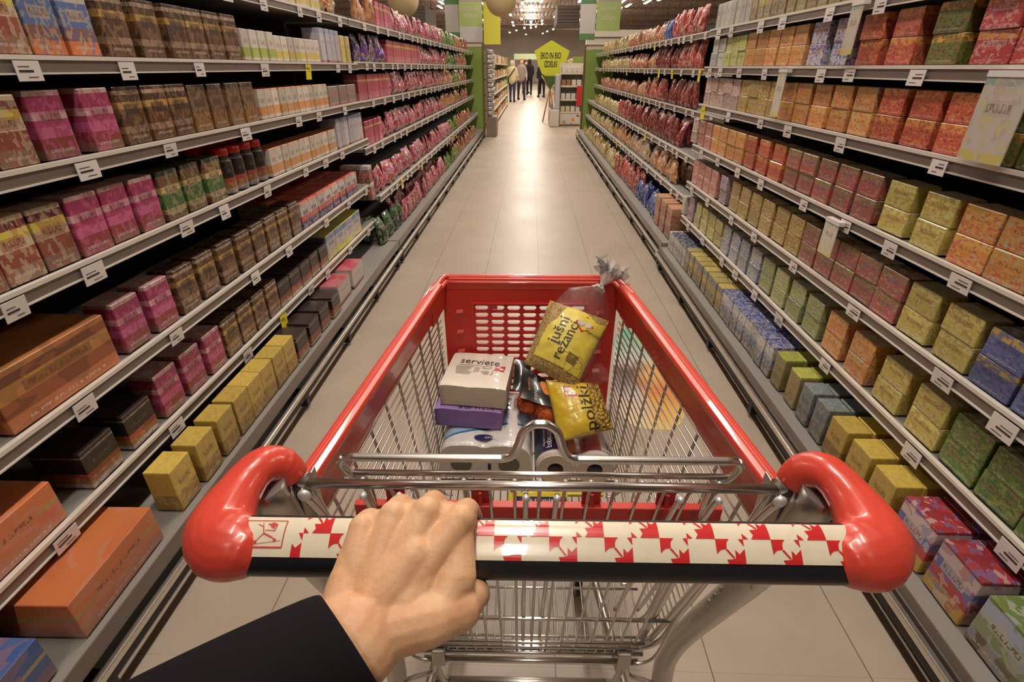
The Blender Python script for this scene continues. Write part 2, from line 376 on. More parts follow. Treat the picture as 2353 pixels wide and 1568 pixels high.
# ---------------------------------------------------------------- products
def box_mesh(w_, d, h, m, bev=.002):
    b = bpy.data.meshes.new('pack'); q = MB(); e = bev
    # chamfered box so that edges catch the light
    xs, ys, zs = d / 2, w_ / 2, h
    q.box((-xs, -ys, 0), (xs, ys, zs)); me = q.mesh('pack', m)
    import bmesh
    bm = bmesh.new(); bm.from_mesh(me); bmesh.ops.bevel(bm, geom=list(bm.edges), offset=e, segments=1, affect='EDGES'); bm.to_mesh(me); bm.free()
    bpy.data.meshes.remove(b); return me
def bag_mesh(w_, d, h, m, seed, lean=0.0, nx=9, nz=12):
    rnd = random.Random(seed); q = MB(); off = Vector((rnd.random() * 50, rnd.random() * 50, 0))
    def pt(u, v, s):
        ww = w_ / 2 * (1 - .10 * math.sin(math.pi * v) ** 2); prof = max(0, math.sin(math.pi * min(1, v * 1.04 + .02))) ** .42 * (1 - .35 * v)
        k = max(0, 1 - u * u) ** .45
        dd = d / 2 * prof * k; wr = noise.noise(Vector((u * 3, v * 4, s)) + off) * d * .16 * (.3 + prof)
        zig = .003 * ((nx + 1) % 2) if v > .98 else 0
        return (s * dd + wr * s + lean * v * v, u * ww, v * h * (1 + .03 * noise.noise(Vector((u * 2, 0, 0)) + off)))
    for s in (-1, 1):
        vs = [pt(-1 + 2 * i / nx, j / nz, s) for j in range(nz + 1) for i in range(nx + 1)]
        fs = [(j*(nx+1)+i, j*(nx+1)+i+1, (j+1)*(nx+1)+i+1, (j+1)*(nx+1)+i) for j in range(nz) for i in range(nx)]
        q.add(vs, fs if s > 0 else [tuple(reversed(f)) for f in fs], 0, True)
    return q.mesh('bag', m)
def jar_meshes(r, h, m, lidm):
    a = MB().lathe([(0, 0), (r * .92, 0), (r, .006), (r, h * .7), (r * .8, h * .8), (r * .8, h * .84)], 14).mesh('jar_body', m)
    b = MB().lathe([(r * .86, h * .84), (r * .88, h * .85), (r * .88, h * .985), (r * .8, h), (0, h)], 14).mesh('jar_lid', lidm)
    return a, b
C = srgb
WH, GO, BR, DB, MG, PK, OR, YE_, LI, BL, NV, RD, DR, GR, GY, PU, CRM = C(226,216,205), C(196,152,70), C(112,76,44), C(46,32,28), C(158,34,88), C(206,88,140), C(224,120,42), C(226,206,60), C(176,192,60), C(92,116,172), C(40,42,88), C(196,48,44), C(126,28,34), C(70,110,52), C(150,144,138), C(96,64,140), C(206,186,150)
PM = {
 'blue_jar':   ('box', .10, .10, .15, pack_mat('blue_pack_print', [(0, OR), (.22, C(150,90,70)), (.42, BL), (.8, C(200,190,180)), (.92, NV)], [BL, CRM])),
 'yellowtop':  ('box', .10, .10, .15, pack_mat('yellow_white_print', [(0, C(150,110,90)), (.25, C(150,70,50)), (.5, CRM), (.66, YE_), (.8, C(90,20,40)), (.92, CRM)], [CRM, C(170,90,60)])),
 'browngold':  ('box', .105, .09, .155, pack_mat('brown_gold_print', [(0, BR), (.2, C(170,135,105)), (.32, BR), (.62, GO), (.74, C(90,60,36)), (.86, C(190,165,135)), (.93, C(70,46,30))], [C(150,115,80), DB])),
 'magenta':    ('box', .105, .09, .155, pack_mat('magenta_print', [(0, C(140,100,80)), (.15, C(150,60,50)), (.32, PK), (.48, C(180,50,100)), (.58, C(218,176,178)), (.7, MG), (.92, C(190,170,150))], [PK, C(160,40,80)])),
 'greengold':  ('box', .105, .09, .155, pack_mat('green_gold_print', [(0, BR), (.14, C(180,150,110)), (.24, GR), (.56, C(210,180,110)), (.68, C(120,80,50)), (.9, C(30,50,34))], [C(60,96,50), C(170,150,110)])),
 'brownlight': ('box', .10, .09, .15, pack_mat('light_brown_print', [(0, C(150,104,50)), (.4, C(130,100,72)), (.75, C(110,84,60)), (.88, C(60,50,40))], [C(160,130,95), C(90,64,44)])),
 'whitelime':  ('box', .062, .10, .115, pack_mat('white_lime_print', [(0, C(228,212,196)), (.1, LI), (.42, WH)], [C(220,205,190), C(200,180,165)], spot_amt=.3)),
 'whiteyellow':('box', .062, .10, .105, pack_mat('white_yellow_print', [(0, C(228,212,196)), (.1, C(226,200,70)), (.4, WH)], [C(220,205,190), C(200,180,165)], spot_amt=.3)),
 'whiteorange':('box', .062, .10, .12, pack_mat('white_orange_print', [(0, C(228,212,196)), (.12, C(232,150,50)), (.42, C(230,220,205)), (.96, OR)], [C(220,205,190), C(190,170,150)], spot_amt=.35)),
 'orangepurple':('box', .11, .16, .13, pack_mat('orange_purple_print', [(0, C(70,40,110)), (.3, C(225,85,40)), (.5, C(228,218,206)), (.95, C(232,88,40))], [C(226,210,198), C(90,60,130)], spot_amt=.3)),
 'bluewhite':  ('box', .07, .10, .17, pack_mat('blue_white_tall_print', [(0, C(170,40,50)), (.06, C(205,198,205)), (.85, C(150,160,200))], [C(180,180,205), C(214,200,200)], spot_amt=.5)),
 'creamyellow':('box', .07, .10, .15, pack_mat('cream_yellow_print', [(0, C(222,196,110)), (.6, C(226,206,130))], [C(220,180,80), CRM], spot_amt=.4)),
 'greyred':    ('box', .16, .12, .105, pack_mat('grey_red_print', [(0, C(190,50,50)), (.06, C(140,120,112)), (.5, C(180,110,104)), (.65, C(150,130,120))], [C(160,140,130)], spot_amt=.3)),
 'goldcase':   ('box', .34, .22, .15, pack_mat('golden_brown_case_print', [(0, C(210,120,60)), (.25, C(150,74,34)), (.5, C(196,138,48)), (.75, C(120,66,36)), (.9, C(190,120,50))], [C(180,100,44), C(110,60,30)], spot_amt=.35, scale=4)),
 'darkcase':   ('box', .12, .14, .118, pack_mat('dark_brown_print', [(0, C(186,176,172)), (.12, C(180,120,60)), (.3, C(176,64,40)), (.42, C(40,28,26)), (.85, C(150,140,135)), (.9, C(52,36,32))], [C(70,50,40), C(40,28,26)], spot_amt=.4)),
 'peachcase':  ('box', .30, .20, .118, pack_mat('orange_peach_case_print', [(0, C(200,130,100)), (.3, C(214,120,74)), (.52, C(190,160,70)), (.62, C(224,120,50)), (.9, C(228,122,48))], [C(214,150,120), C(220,110,60)], spot_amt=.4, scale=4)),
 'bluecase':   ('box', .30, .20, .118, pack_mat('blue_orange_case_print', [(0, C(150,110,120)), (.3, C(60,90,150)), (.52, C(196,166,70)), (.62, C(40,90,160))], [C(90,110,160), C(180,120,100)], spot_amt=.4, scale=4)),
 'crimsonbox': ('box', .22, .20, .118, pack_mat('crimson_white_print', [(0, C(190,60,70)), (.12, C(226,212,200)), (.8, C(214,204,196)), (.97, C(204,36,74))], [C(226,212,200)], spot_amt=.2, scale=5)),
 'bluesnow':   ('box', .16, .16, .15, pack_mat('blue_yellow_white_print', [(0, C(226,214,60)), (.3, C(222,200,190)), (.75, C(90,140,190)), (.95, C(236,226,40))], [C(222,206,196), C(110,160,210)], spot_amt=.4, scale=5)),
 'redwhite':   ('box', .08, .1, .12, pack_mat('white_red_small_print', [(0, C(120,90,80)), (.3, C(200,80,80)), (.6, C(150,120,110)), (.8, C(236,226,220))], [C(206,190,180), C(160,50,50)], spot_amt=.45)),
}
def tea(name, base, spots, band=None, h=.078, w_=.125, d=.075):
    bands = [(0, base)] + ([(.72, band), (.97, CRM)] if band else [(.97, CRM)])
    return ('box', w_, d, h, pack_mat(name, bands, spots, spot_amt=.75, scale=11))
PM.update({
 'whitegreytea': tea('white_grey_tea_print', C(206,200,190), [C(170,170,168), C(226,220,214), C(150,160,150)], h=.075, w_=.11),
 'limetea': tea('lime_tea_print', C(190,194,90), [C(200,206,130), C(226,216,190), C(150,166,70)], h=.075, w_=.10),
 'orangetea': tea('orange_tea_print', C(214,136,56), [C(206,84,54), C(222,170,80), C(190,190,150), C(224,150,60)], C(224,168,64)),
 'redorangetea': tea('red_orange_tea_print', C(196,84,50), [C(206,60,46), C(222,140,60), C(150,60,40), C(210,110,60)], C(226,150,54)),
 'bluetea': tea('blue_white_tea_print', C(176,180,206), [C(60,64,130), C(206,206,224), C(210,140,80)], C(120,130,180)),
 'greentea': tea('green_brown_tea_print', C(106,112,48), [C(70,84,34), C(150,96,50), C(120,140,60)], C(224,164,50)),
 'redpinktea': tea('red_pink_tea_print', C(190,50,52), [C(214,90,90), C(200,40,44), C(222,170,160)], C(220,150,60)),
 'whitereddot': tea('white_red_square_tea_print', C(206,182,168), [C(176,60,56), C(214,196,184), C(206,186,176)], C(170,150,146), w_=.12),
 'pinktea': tea('pink_tea_print', C(200,140,124), [C(206,110,96), C(214,170,150), C(180,90,84)], w_=.12),
 'purpletea': tea('purple_white_tea_print', C(170,150,170), [C(90,80,130), C(206,190,196), C(186,120,110)], w_=.12),
 'yellowtea': tea('yellow_tea_print', C(206,190,84), [C(190,170,80), C(214,206,140), C(190,140,70)], C(226,214,110)),
 'multitea': tea('green_red_yellow_tea_print', C(176,150,80), [C(110,130,60), C(200,90,60), C(206,196,90), C(186,160,110)]),
 'redgreentea': tea('red_green_tea_print', C(176,80,70), [C(190,56,56), C(110,120,70), C(180,150,110), C(140,110,120)], C(150,120,70)),
 'bluestripetea': tea('blue_yellow_stripe_tea_print', C(84,94,150), [C(100,110,170), C(70,76,130)], C(190,160,70)),
 'lightgreentea': tea('light_green_tea_print', C(166,172,100), [C(130,150,80), C(190,196,170), C(120,140,150), C(186,176,90)]),
 'greenbigtea': tea('deep_green_tea_print', C(90,124,50), [C(70,104,44), C(150,160,70), C(120,150,60), C(140,110,80)], C(70,110,46)),
 'bluelighttea': tea('pale_blue_tea_print', C(150,160,190), [C(90,104,160), C(206,206,196), C(200,190,100)], C(120,130,180), w_=.12),
 'yellowbluetea': tea('yellow_blue_tea_print', C(196,184,84), [C(96,110,150), C(210,200,120), C(190,176,80)], C(206,196,110), w_=.12),
 'whitecarton': ('box', .07, .07, .13, pack_mat('white_carton_print', [(0, C(196,192,180)), (.9, C(214,212,200))], [C(206,200,186), C(170,170,160)], spot_amt=.4)),
 'navycarton': ('box', .075, .07, .14, pack_mat('navy_white_carton_print', [(0, C(190,184,176)), (.35, C(150,150,160)), (.6, C(200,196,190)), (.93, C(40,44,84))], [C(120,124,150), C(206,200,190)], spot_amt=.5)),
 'goldbluecarton': ('box', .08, .075, .15, pack_mat('gold_blue_carton_print', [(0, C(130,110,70)), (.4, C(180,150,70)), (.7, C(110,120,150)), (.93, C(196,176,70))], [C(190,160,80), C(120,130,150), C(214,190,120)], spot_amt=.6)),
 'bluecarton': ('box', .08, .075, .15, pack_mat('blue_white_carton_print', [(0, C(120,110,100)), (.3, C(110,120,160)), (.6, C(206,206,214)), (.93, C(70,84,150))], [C(90,104,160), C(190,176,110), C(214,210,206)], spot_amt=.55)),
 'limecarton': ('box', .085, .075, .15, pack_mat('lime_carton_print', [(0, C(140,124,80)), (.4, C(150,140,90)), (.93, C(186,196,70))], [C(160,170,90), C(180,130,80)], spot_amt=.5)),
 'greycarton': ('box', .085, .075, .15, pack_mat('grey_blue_carton_print', [(0, C(120,110,90)), (.4, C(120,130,140)), (.93, C(130,140,140))], [C(150,160,170), C(110,116,100)], spot_amt=.5)),
 'yellowcarton': ('box', .10, .08, .15, pack_mat('bright_yellow_carton_print', [(0, C(160,120,50)), (.4, C(206,170,60)), (.93, C(216,186,66))], [C(220,190,80), C(190,150,60)], spot_amt=.4)),
 'redbluecarton': ('box', .13, .1, .16, pack_mat('red_blue_carton_print', [(0, C(206,160,60)), (.3, C(190,60,56)), (.5, C(100,110,170)), (.7, C(214,190,186)), (.93, C(150,30,40))], [C(190,50,56), C(110,120,180), C(220,200,196)], spot_amt=.5, scale=6)),
 'palebluecarton': ('box', .15, .1, .15, pack_mat('pale_blue_green_carton_print', [(0, C(120,100,80)), (.3, C(150,160,120)), (.6, C(170,184,206)), (.93, C(110,130,60))], [C(176,190,210), C(130,150,90), C(200,190,170)], spot_amt=.5, scale=6)),
})
def bag(name, base, spots, w_=.15, d=.08, h=.18, rough=.22):
    return ('bag', w_, d, h, pack_mat(name, [(0, base)], spots, rough, .8, 8, .0, .5, .9))
PM.update({
 'pinkbag': bag('pink_foil_print', C(190,44,92), [C(214,110,150), C(150,24,60), C(206,150,60), C(220,180,190)]),
 'purplebag': bag('purple_foil_print', C(104,50,150), [C(150,110,190), C(196,180,60), C(70,30,110)]),
 'greenbag': bag('green_foil_print', C(70,130,44), [C(120,170,70), C(40,80,30), C(200,180,90)]),
 'darkgreenbag': bag('dark_green_foil_print', C(30,66,36), [C(20,24,22), C(70,130,60), C(150,150,130)], .16, .1, .2),
 'redgreenbag': bag('red_cream_foil_print', C(190,70,50), [C(206,170,110), C(160,40,36), C(110,130,60)]),
 'tanbag': bag('tan_foil_print', C(206,140,90), [C(220,180,130), C(180,100,60)]),
 'redbag': bag('red_foil_print', C(190,36,32), [C(214,190,170), C(150,20,24), C(210,90,60)], .13, .07, .21),
 'darkredbag': bag('dark_red_foil_print', C(134,26,30), [C(180,120,100), C(100,14,20), C(160,50,50)], .12, .07, .21),
 'redyellowbag': bag('red_yellow_foil_print', C(200,90,40), [C(220,190,70), C(190,50,40), C(226,210,190)], .12, .07, .16),
 'yellowbag': bag('yellow_foil_print', C(206,180,90), [C(220,200,110), C(190,120,60), C(226,220,190)], .13, .07, .16),
 'creambag': bag('cream_foil_print', C(214,196,160), [C(200,120,50), C(226,216,196), C(190,150,90)], .15, .09, .18),
 'orangebag': bag('orange_foil_print', C(206,130,56), [C(224,180,110), C(190,90,40), C(220,206,180)], .15, .09, .18),
 'bluebag': bag('blue_foil_print', C(40,60,150), [C(150,160,200), C(24,34,100), C(90,110,180)], .13, .08, .17),
 'browntray': ('box', .16, .2, .12, pack_mat('brown_red_tray_print', [(0, C(160,100,70)), (.4, C(190,60,46)), (.55, C(180,140,100)), (.9, C(206,150,100))], [C(190,150,120), C(170,60,46)], spot_amt=.4, scale=6)),
 'pinktray': ('box', .105, .1, .17, pack_mat('pink_pack_print', [(0, C(206,110,130)), (.3, C(196,60,90)), (.72, C(214,190,70)), (.8, C(176,40,76))], [C(200,80,110), C(180,50,80)], spot_amt=.5)),
})
WORDS = {  # object name, category, describing words
 'blue_jar': ('coffee_pack', 'pack', 'blue and orange'), 'yellowtop': ('coffee_pack', 'pack', 'cream pack with a yellow band, brown'), 'browngold': ('coffee_pack', 'pack', 'dark brown and gold'),
 'magenta': ('coffee_pack', 'pack', 'magenta white-striped'), 'greengold': ('coffee_pack', 'pack', 'green and gold'), 'brownlight': ('cocoa_pack', 'pack', 'light brown'),
 'whitelime': ('sugar_carton', 'carton', 'white and lime'), 'whiteyellow': ('sugar_carton', 'carton', 'white and yellow'), 'whiteorange': ('sugar_carton', 'carton', 'white and orange'),
 'orangepurple': ('wafer_carton', 'carton', 'orange-topped purple'), 'bluewhite': ('tall_carton', 'carton', 'tall pale blue'), 'creamyellow': ('tall_carton', 'carton', 'tall cream-yellow'),
 'greyred': ('display_carton', 'carton', 'grey red-lettered'), 'goldcase': ('shipping_case', 'case', 'large golden brown'), 'darkcase': ('chocolate_carton', 'carton', 'dark brown and orange'),
 'peachcase': ('shipping_case', 'case', 'large orange and peach'), 'bluecase': ('shipping_case', 'case', 'large blue and gold'), 'crimsonbox': ('display_carton', 'carton', 'crimson-topped white'),
 'bluesnow': ('wafer_carton', 'carton', 'yellow-topped blue and white'), 'redwhite': ('small_carton', 'carton', 'small red and white'),
 'pinktray': ('sweet_pack', 'pack', 'pink yellow-striped'), 'browntray': ('biscuit_carton', 'carton', 'brown and red'),
 'pinkbag': ('candy_bag', 'bag', 'shiny pink'), 'purplebag': ('candy_bag', 'bag', 'shiny purple'), 'greenbag': ('snack_bag', 'bag', 'bright green'), 'darkgreenbag': ('snack_bag', 'bag', 'dark green'),
 'redgreenbag': ('snack_bag', 'bag', 'red and cream'), 'tanbag': ('snack_bag', 'bag', 'tan'), 'redbag': ('coffee_bag', 'bag', 'bright red'), 'darkredbag': ('coffee_bag', 'bag', 'dark red'),
 'redyellowbag': ('soup_bag', 'bag', 'red and yellow'), 'yellowbag': ('soup_bag', 'bag', 'yellow'), 'creambag': ('nut_bag', 'bag', 'cream'), 'orangebag': ('nut_bag', 'bag', 'orange'), 'bluebag': ('nut_bag', 'bag', 'blue'),
 'whitecarton': ('small_carton', 'carton', 'plain white'), 'navycarton': ('baking_carton', 'carton', 'navy-topped white'), 'goldbluecarton': ('baking_carton', 'carton', 'gold and grey-blue'), 'bluecarton': ('baking_carton', 'carton', 'blue and white'),
 'limecarton': ('baking_carton', 'carton', 'lime-topped'), 'greycarton': ('baking_carton', 'carton', 'grey-blue'), 'yellowcarton': ('baking_carton', 'carton', 'bright yellow'),
 'redbluecarton': ('cereal_carton', 'carton', 'red and blue'), 'palebluecarton': ('cereal_carton', 'carton', 'pale blue and green'),
}
TW = dict(whitegreytea='white and grey', limetea='lime', orangetea='orange', redorangetea='red-orange', bluetea='blue and white', greentea='olive green', redpinktea='red and pink', whitereddot='white red-squared', pinktea='salmon pink', purpletea='mauve', yellowtea='yellow', multitea='red, green and yellow', redgreentea='dull red and green', bluestripetea='deep blue', lightgreentea='pale green', greenbigtea='deep green', bluelighttea='pale blue', yellowbluetea='yellow and blue')
for k, v in TW.items(): WORDS[k] = ('tea_box', 'tea box', v)
_pm = {}
def pmesh(key, var=0):
    ty, w_, d, h, m = PM[key]
    if (key, var) not in _pm:
        _pm[(key, var)] = box_mesh(w_, d, h, m) if ty == 'box' else bag_mesh(w_, d, h, m, hash_(key) + var * 7, lean=(-.02, .0, .02)[var % 3] - .01)
    return _pm[(key, var)]
def hash_(s): return sum(ord(c) * (i + 3) for i, c in enumerate(s)) % 997
ORD = ['top', 'second', 'third', 'fourth', 'fifth', 'sixth']
used_runs = {}
COUNT = {}
def row(side, z, fx, runs, where, setback=.012, stack=1, deep=1, maxh=.2, seed=0, ymin=.1, ymax=12.2, lay=0):
    rnd = random.Random(seed + int(z * 1000) + (side > 0) * 77)
    for ri, run in enumerate(runs):
        pxa, pxb, key = run[:3]; st = run[3] if len(run) > 3 else stack; dp = run[4] if len(run) > 4 else deep
        ty, w_, d, h, m = PM[key]; nm, cat, desc = WORDS[key]
        X = side * fx; ya, yb = yat(pxa, X, z + .05), yat(pxb, X, z + .05)
        if ya > 90 or ya < -50: ya = ymax
        y0, y1 = sorted((ya, yb)); y0 = max(y0, ymin); y1 = min(y1, ymax)
        if side < 0 and pxa <= 0: y0 = ymin
        if side > 0 and pxb >= 2353: y0 = ymin
        n = max(1, int((y1 - y0) / (w_ + .004)))
        base_l = '%s %s' % (desc, {'tea_box': 'tea box'}.get(nm, nm.replace('_', ' ')))
        key2 = (base_l, where); used_runs[key2] = used_runs.get(key2, 0) + 1
        nth = used_runs[key2]
        place = where + ['', ', farther run', ', farthest run', ', last run'][min(nth, 4) - 1]
        for i in range(n):
            y = y0 + (i + .5) * (y1 - y0) / n
            for q in range(dp):
                for k in range(st):
                    lab = base_l + ('' if st == 1 else ', upper layer' if k == st - 1 else ', lower layer') + ', ' + place + ('' if dp == 1 else ', ' + ('front', 'second', 'third', 'fourth')[q] + ' row')
                    o = link(nm, pmesh(key, rnd.randrange(3) if ty == 'bag' else 0))
                    jy = (rnd.random() - .5) * .006; jx = rnd.random() * .006 if ty == 'box' else rnd.random() * .015
                    o.location = (X + side * (setback + d / 2 + jx + q * (d + (.018 if ty == 'bag' else .004))), y + jy, z + .0065 + k * (h + .0008))
                    if ty == 'bag':
                        o.rotation_euler = (R(rnd.uniform(-5, 5)), R(rnd.uniform(-7, 7)) * 1, R(rnd.uniform(-1, 1) * (7 if dp > 1 else 14)) + (math.pi if side > 0 else 0))
                    else: o.rotation_euler = (0, 0, R(rnd.uniform(-1.2, 1.2)) + (math.pi if side > 0 else 0))
                    s = 1 + rnd.uniform(-.04, .04) if ty == 'bag' else 1
                    if ty == 'bag': o.scale = (1 + rnd.uniform(-.1, .1), 1, s)
                    tag(o, lab, cat, lab); COUNT[nm] = COUNT.get(nm, 0) + 1
L_ = 'near left %s shelf'; RR_ = 'near right %s shelf'
LF = 'far left %s shelf'; RF = 'far right %s shelf'
# near left ------------------------------------------------
row(-1, 1.68, 1.2, [(-300, 560, 'goldcase', 1), (560, 740, 'whiteyellow', 1), (740, 822, 'orangebag')], L_ % 'top', ymax=YM-.05)
row(-1, 1.42, 1.17, [(-300, 70, 'yellowtop'), (70, 240, 'blue_jar'), (240, 400, 'browngold'), (400, 562, 'browngold'), (565, 642, 'whitelime'), (642, 742, 'whiteyellow'), (745, 790, 'bluewhite'), (790, 826, 'creamyellow')], L_ % 'second', ymax=YM-.05)
row(-1, 1.19, 1.16, [(-300, 90, 'yellowtop'), (90, 300, 'magenta'), (300, 455, 'browngold'), (455, 600, 'brownlight'), (605, 760, 'whiteorange'), (762, 824, 'greyred', 1)], L_ % 'third', ymax=YM-.05)
row(-1, .947, 1.16, [(-300, 190, 'yellowtop'), (190, 385, 'magenta'), (385, 528, 'greengold')], L_ % 'fourth', ymax=YM-.05)
row(-1, .947, 1.16, [(632, 780, 'whiteorange'), (782, 850, 'bluewhite')], L_ % 'fourth', ymax=YM-.05)
row(-1, .643, 1.16, [(-400, 290, 'goldcase'), (292, 420, 'magenta'), (420, 560, 'browngold'), (560, 700, 'browngold'), (700, 826, 'orangepurple', 1, 2)], L_ % 'fifth', ymax=YM-.05)
row(-1, .375, 1.16, [(-400, 200, 'peachcase'), (200, 380, 'darkcase'), (380, 530, 'magenta'), (530, 650, 'browngold'), (650, 760, 'darkcase'), (760, 835, 'bluesnow', 1, 2)], L_ % 'sixth', ymax=YM-.05)
row(-1, .19, 1.03, [(-600, 150, 'bluecase'), (150, 400, 'peachcase'), (420, 560, 'yellowcarton', 1, 1), (560, 690, 'yellowcarton', 1, 1), (690, 790, 'darkcase', 1, 1)], 'near left base deck', ymax=YM-.6, setback=.012, ymin=-.35)
row(-1, .19, 1.03, [(790, 850, 'crimsonbox', 1, 2)], 'alone at far end of near left base deck', ymax=YM-.1, setback=.03)
# red-lidded jars on the left fourth shelf
ja, jb = jar_meshes(.042, .17, PM['darkcase'][4], mat('red_lid', C(196, 34, 30), .35))
ys = yat(535, -1.16, 1.0), yat(630, -1.16, 1.0)
for i in range(int((ys[1] - ys[0]) / .09)):
    for q in range(2):
        t = thing('coffee_jar', 'dark coffee jar, red lid, %s the near left fourth shelf' % ('at the front of' if q == 0 else 'in the second row of'), 'jar', (-1.22 - q * .1, ys[0] + .05 + i * .09, .953), 0, 'red-lidded jars %s of the left fourth shelf' % ('at the front' if q == 0 else 'behind the front'))
        link('jar_body', ja, t); link('jar_lid', jb, t)
# far left ---------------------------------------------------
FLR = [[(828, 868, 'tanbag'), (868, 905, 'pinktray'), (905, 1020, 'pinkbag'), (1020, 1048, 'greenbag'), (1048, 1076, 'redgreenbag')],
       [(830, 895, 'purplebag'), (895, 968, 'pinktray'), (968, 1030, 'pinkbag'), (1030, 1052, 'greenbag'), (1052, 1076, 'redgreenbag')],
       [(830, 900, 'pinktray'), (900, 1028, 'pinkbag'), (1028, 1045, 'tanbag'), (1045, 1058, 'greenbag'), (1058, 1076, 'redgreenbag')],
       [(845, 885, 'pinktray'), (885, 1020, 'pinkbag'), (1020, 1048, 'tanbag'), (1048, 1076, 'redgreenbag')],
       [(800, 848, 'redwhite', 2, 2), (850, 1040, 'pinkbag', 1, 1), (1040, 1056, 'greenbag'), (1056, 1084, 'redgreenbag')]]
for i, (z, fx) in enumerate(FL): row(-1, z, fx, FLR[i], LF % ORD[i], ymin=YM+.06)
row(-1, .19, 1.03, [(800, 900, 'darkgreenbag', 1, 2), (900, 945, 'darkgreenbag'), (945, 1035, 'pinkbag', 1, 2), (1035, 1060, 'greenbag'), (1060, 1100, 'redgreenbag', 1, 2)], 'far left base deck', ymin=YM+.06, setback=.04)
# near right -------------------------------------------------
NRR = [[(1604, 1720, 'whitecarton', 1), (1720, 1800, 'goldbluecarton', 1), (1800, 2000, 'limecarton', 1), (2000, 2353, 'goldbluecarton', 1)],
       [(1606, 1658, 'whitegreytea'), (1658, 1704, 'limetea'), (1704, 1840, 'orangetea'), (1840, 1950, 'bluetea'), (1950, 2100, 'redorangetea'), (2100, 2220, 'greentea'), (2220, 2600, 'redpinktea')],
       [(1590, 1688, 'whitereddot'), (1690, 1780, 'multitea'), (1780, 1990, 'orangetea'), (1990, 2230, 'redorangetea'), (2230, 2600, 'greentea')],
       [(1550, 1580, 'whitereddot'), (1580, 1628, 'pinktea'), (1628, 1700, 'orangetea'), (1700, 1790, 'redorangetea'), (1790, 2000, 'redgreentea'), (2000, 2170, 'yellowtea'), (2170, 2600, 'orangetea')],
       [(1540, 1640, 'pinktea'), (1640, 1668, 'purpletea'), (1668, 1830, 'multitea'), (1830, 2050, 'redgreentea'), (2050, 2220, 'yellowtea'), (2220, 2700, 'bluestripetea')],
       [(1524, 1560, 'whitecarton', 1), (1560, 1590, 'purpletea'), (1590, 1650, 'yellowbluetea'), (1650, 1735, 'bluelighttea'), (1735, 1875, 'lightgreentea'), (1875, 1990, 'orangetea'), (1990, 2150, 'yellowtea'), (2150, 2800, 'greenbigtea')]]
for i, (z, fx) in enumerate(NR): row(1, z, fx, NRR[i], RR_ % ORD[i], stack=2, ymax=YM-.05)
row(1, .165, 1.05, [(1492, 1530, 'whitecarton', 1, 4), (1530, 1562, 'navycarton', 1, 4), (1562, 1640, 'goldbluecarton', 1, 3), (1640, 1750, 'bluecarton', 1, 3), (1750, 1810, 'limecarton', 1, 3), (1810, 1870, 'greycarton', 1, 3), (1870, 2010, 'yellowcarton', 1, 3), (2020, 2190, 'redbluecarton', 1, 2), (2190, 2800, 'palebluecarton', 1, 2)], 'near right base deck', ymax=YM-.05, setback=.03, ymin=-.2)
# far right --------------------------------------------------
FRR = [[(1600, 1535, 'redbag'), (1535, 1515, 'bluebag'), (1515, 1440, 'redyellowbag'), (1440, 1382, 'yellowbag')],
       [(1598, 1545, 'redbag'), (1545, 1500, 'darkredbag'), (1500, 1440, 'redyellowbag'), (1440, 1378, 'yellowbag')],
       [(1590, 1510, 'darkredbag'), (1510, 1480, 'redbag'), (1480, 1378, 'redyellowbag')],
       [(1550, 1440, 'darkredbag', 1, 2), (1440, 1415, 'redbag'), (1415, 1362, 'yellowbag')],
       [(1540, 1490, 'orangebag', 1, 2), (1490, 1440, 'creambag', 1, 2), (1440, 1405, 'orangebag'), (1405, 1356, 'yellowbag')]]
for i, (z, fx) in enumerate(FR): row(1, z, fx, FRR[i], RF % ORD[i], ymin=YM+.06)
row(1, .19, 1.07, [(1530, 1490, 'browntray', 2, 1), (1490, 1445, 'bluebag', 1, 2), (1445, 1400, 'redbag', 1, 2), (1400, 1336, 'yellowbag', 1, 2)], 'far right base deck', ymin=YM+.06, setback=.04)
print('COUNTS', COUNT, sum(COUNT.values()))

# hanging promotion cards on the right
card_print = pack_mat('promotion_card_print', [(0, C(230, 214, 120)), (.12, C(222, 212, 200)), (.75, C(216, 206, 190)), (.85, C(160, 190, 180))], [C(226, 210, 140), C(222, 216, 206), C(206, 190, 180)], .2, .6, 7, coat=.5)
for (px, py, z1, hh, ww, lab) in ((1905, 515, .91, .13, .09, 'white and yellow promotion card hanging from the near right fourth shelf'),
                                  (1790, 205, 1.40, .19, .08, 'tall pale promotion strip hanging before the near right third shelf'),
                                  (2290, 230, 1.40, .20, .14, 'large pale promotion card hanging at the right edge of view'),
                                  (1960, 25, 1.61, .16, .07, 'small cream promotion card hanging under the near right top shelf')):
    y = yat(px, 1.13, z1 - hh / 2)
    t = thing('promotion_card', lab, 'promotion card', (1.13, y, z1 - hh - .01))
    MB().box((-.0015, -ww/2, 0), (.0015, ww/2, hh)).build('card', card_print, t)
    MB().box((-.003, -ww/2 - .002, hh - .01), (.02, ww/2 + .002, hh + .004)).build('clip', tagw, t)

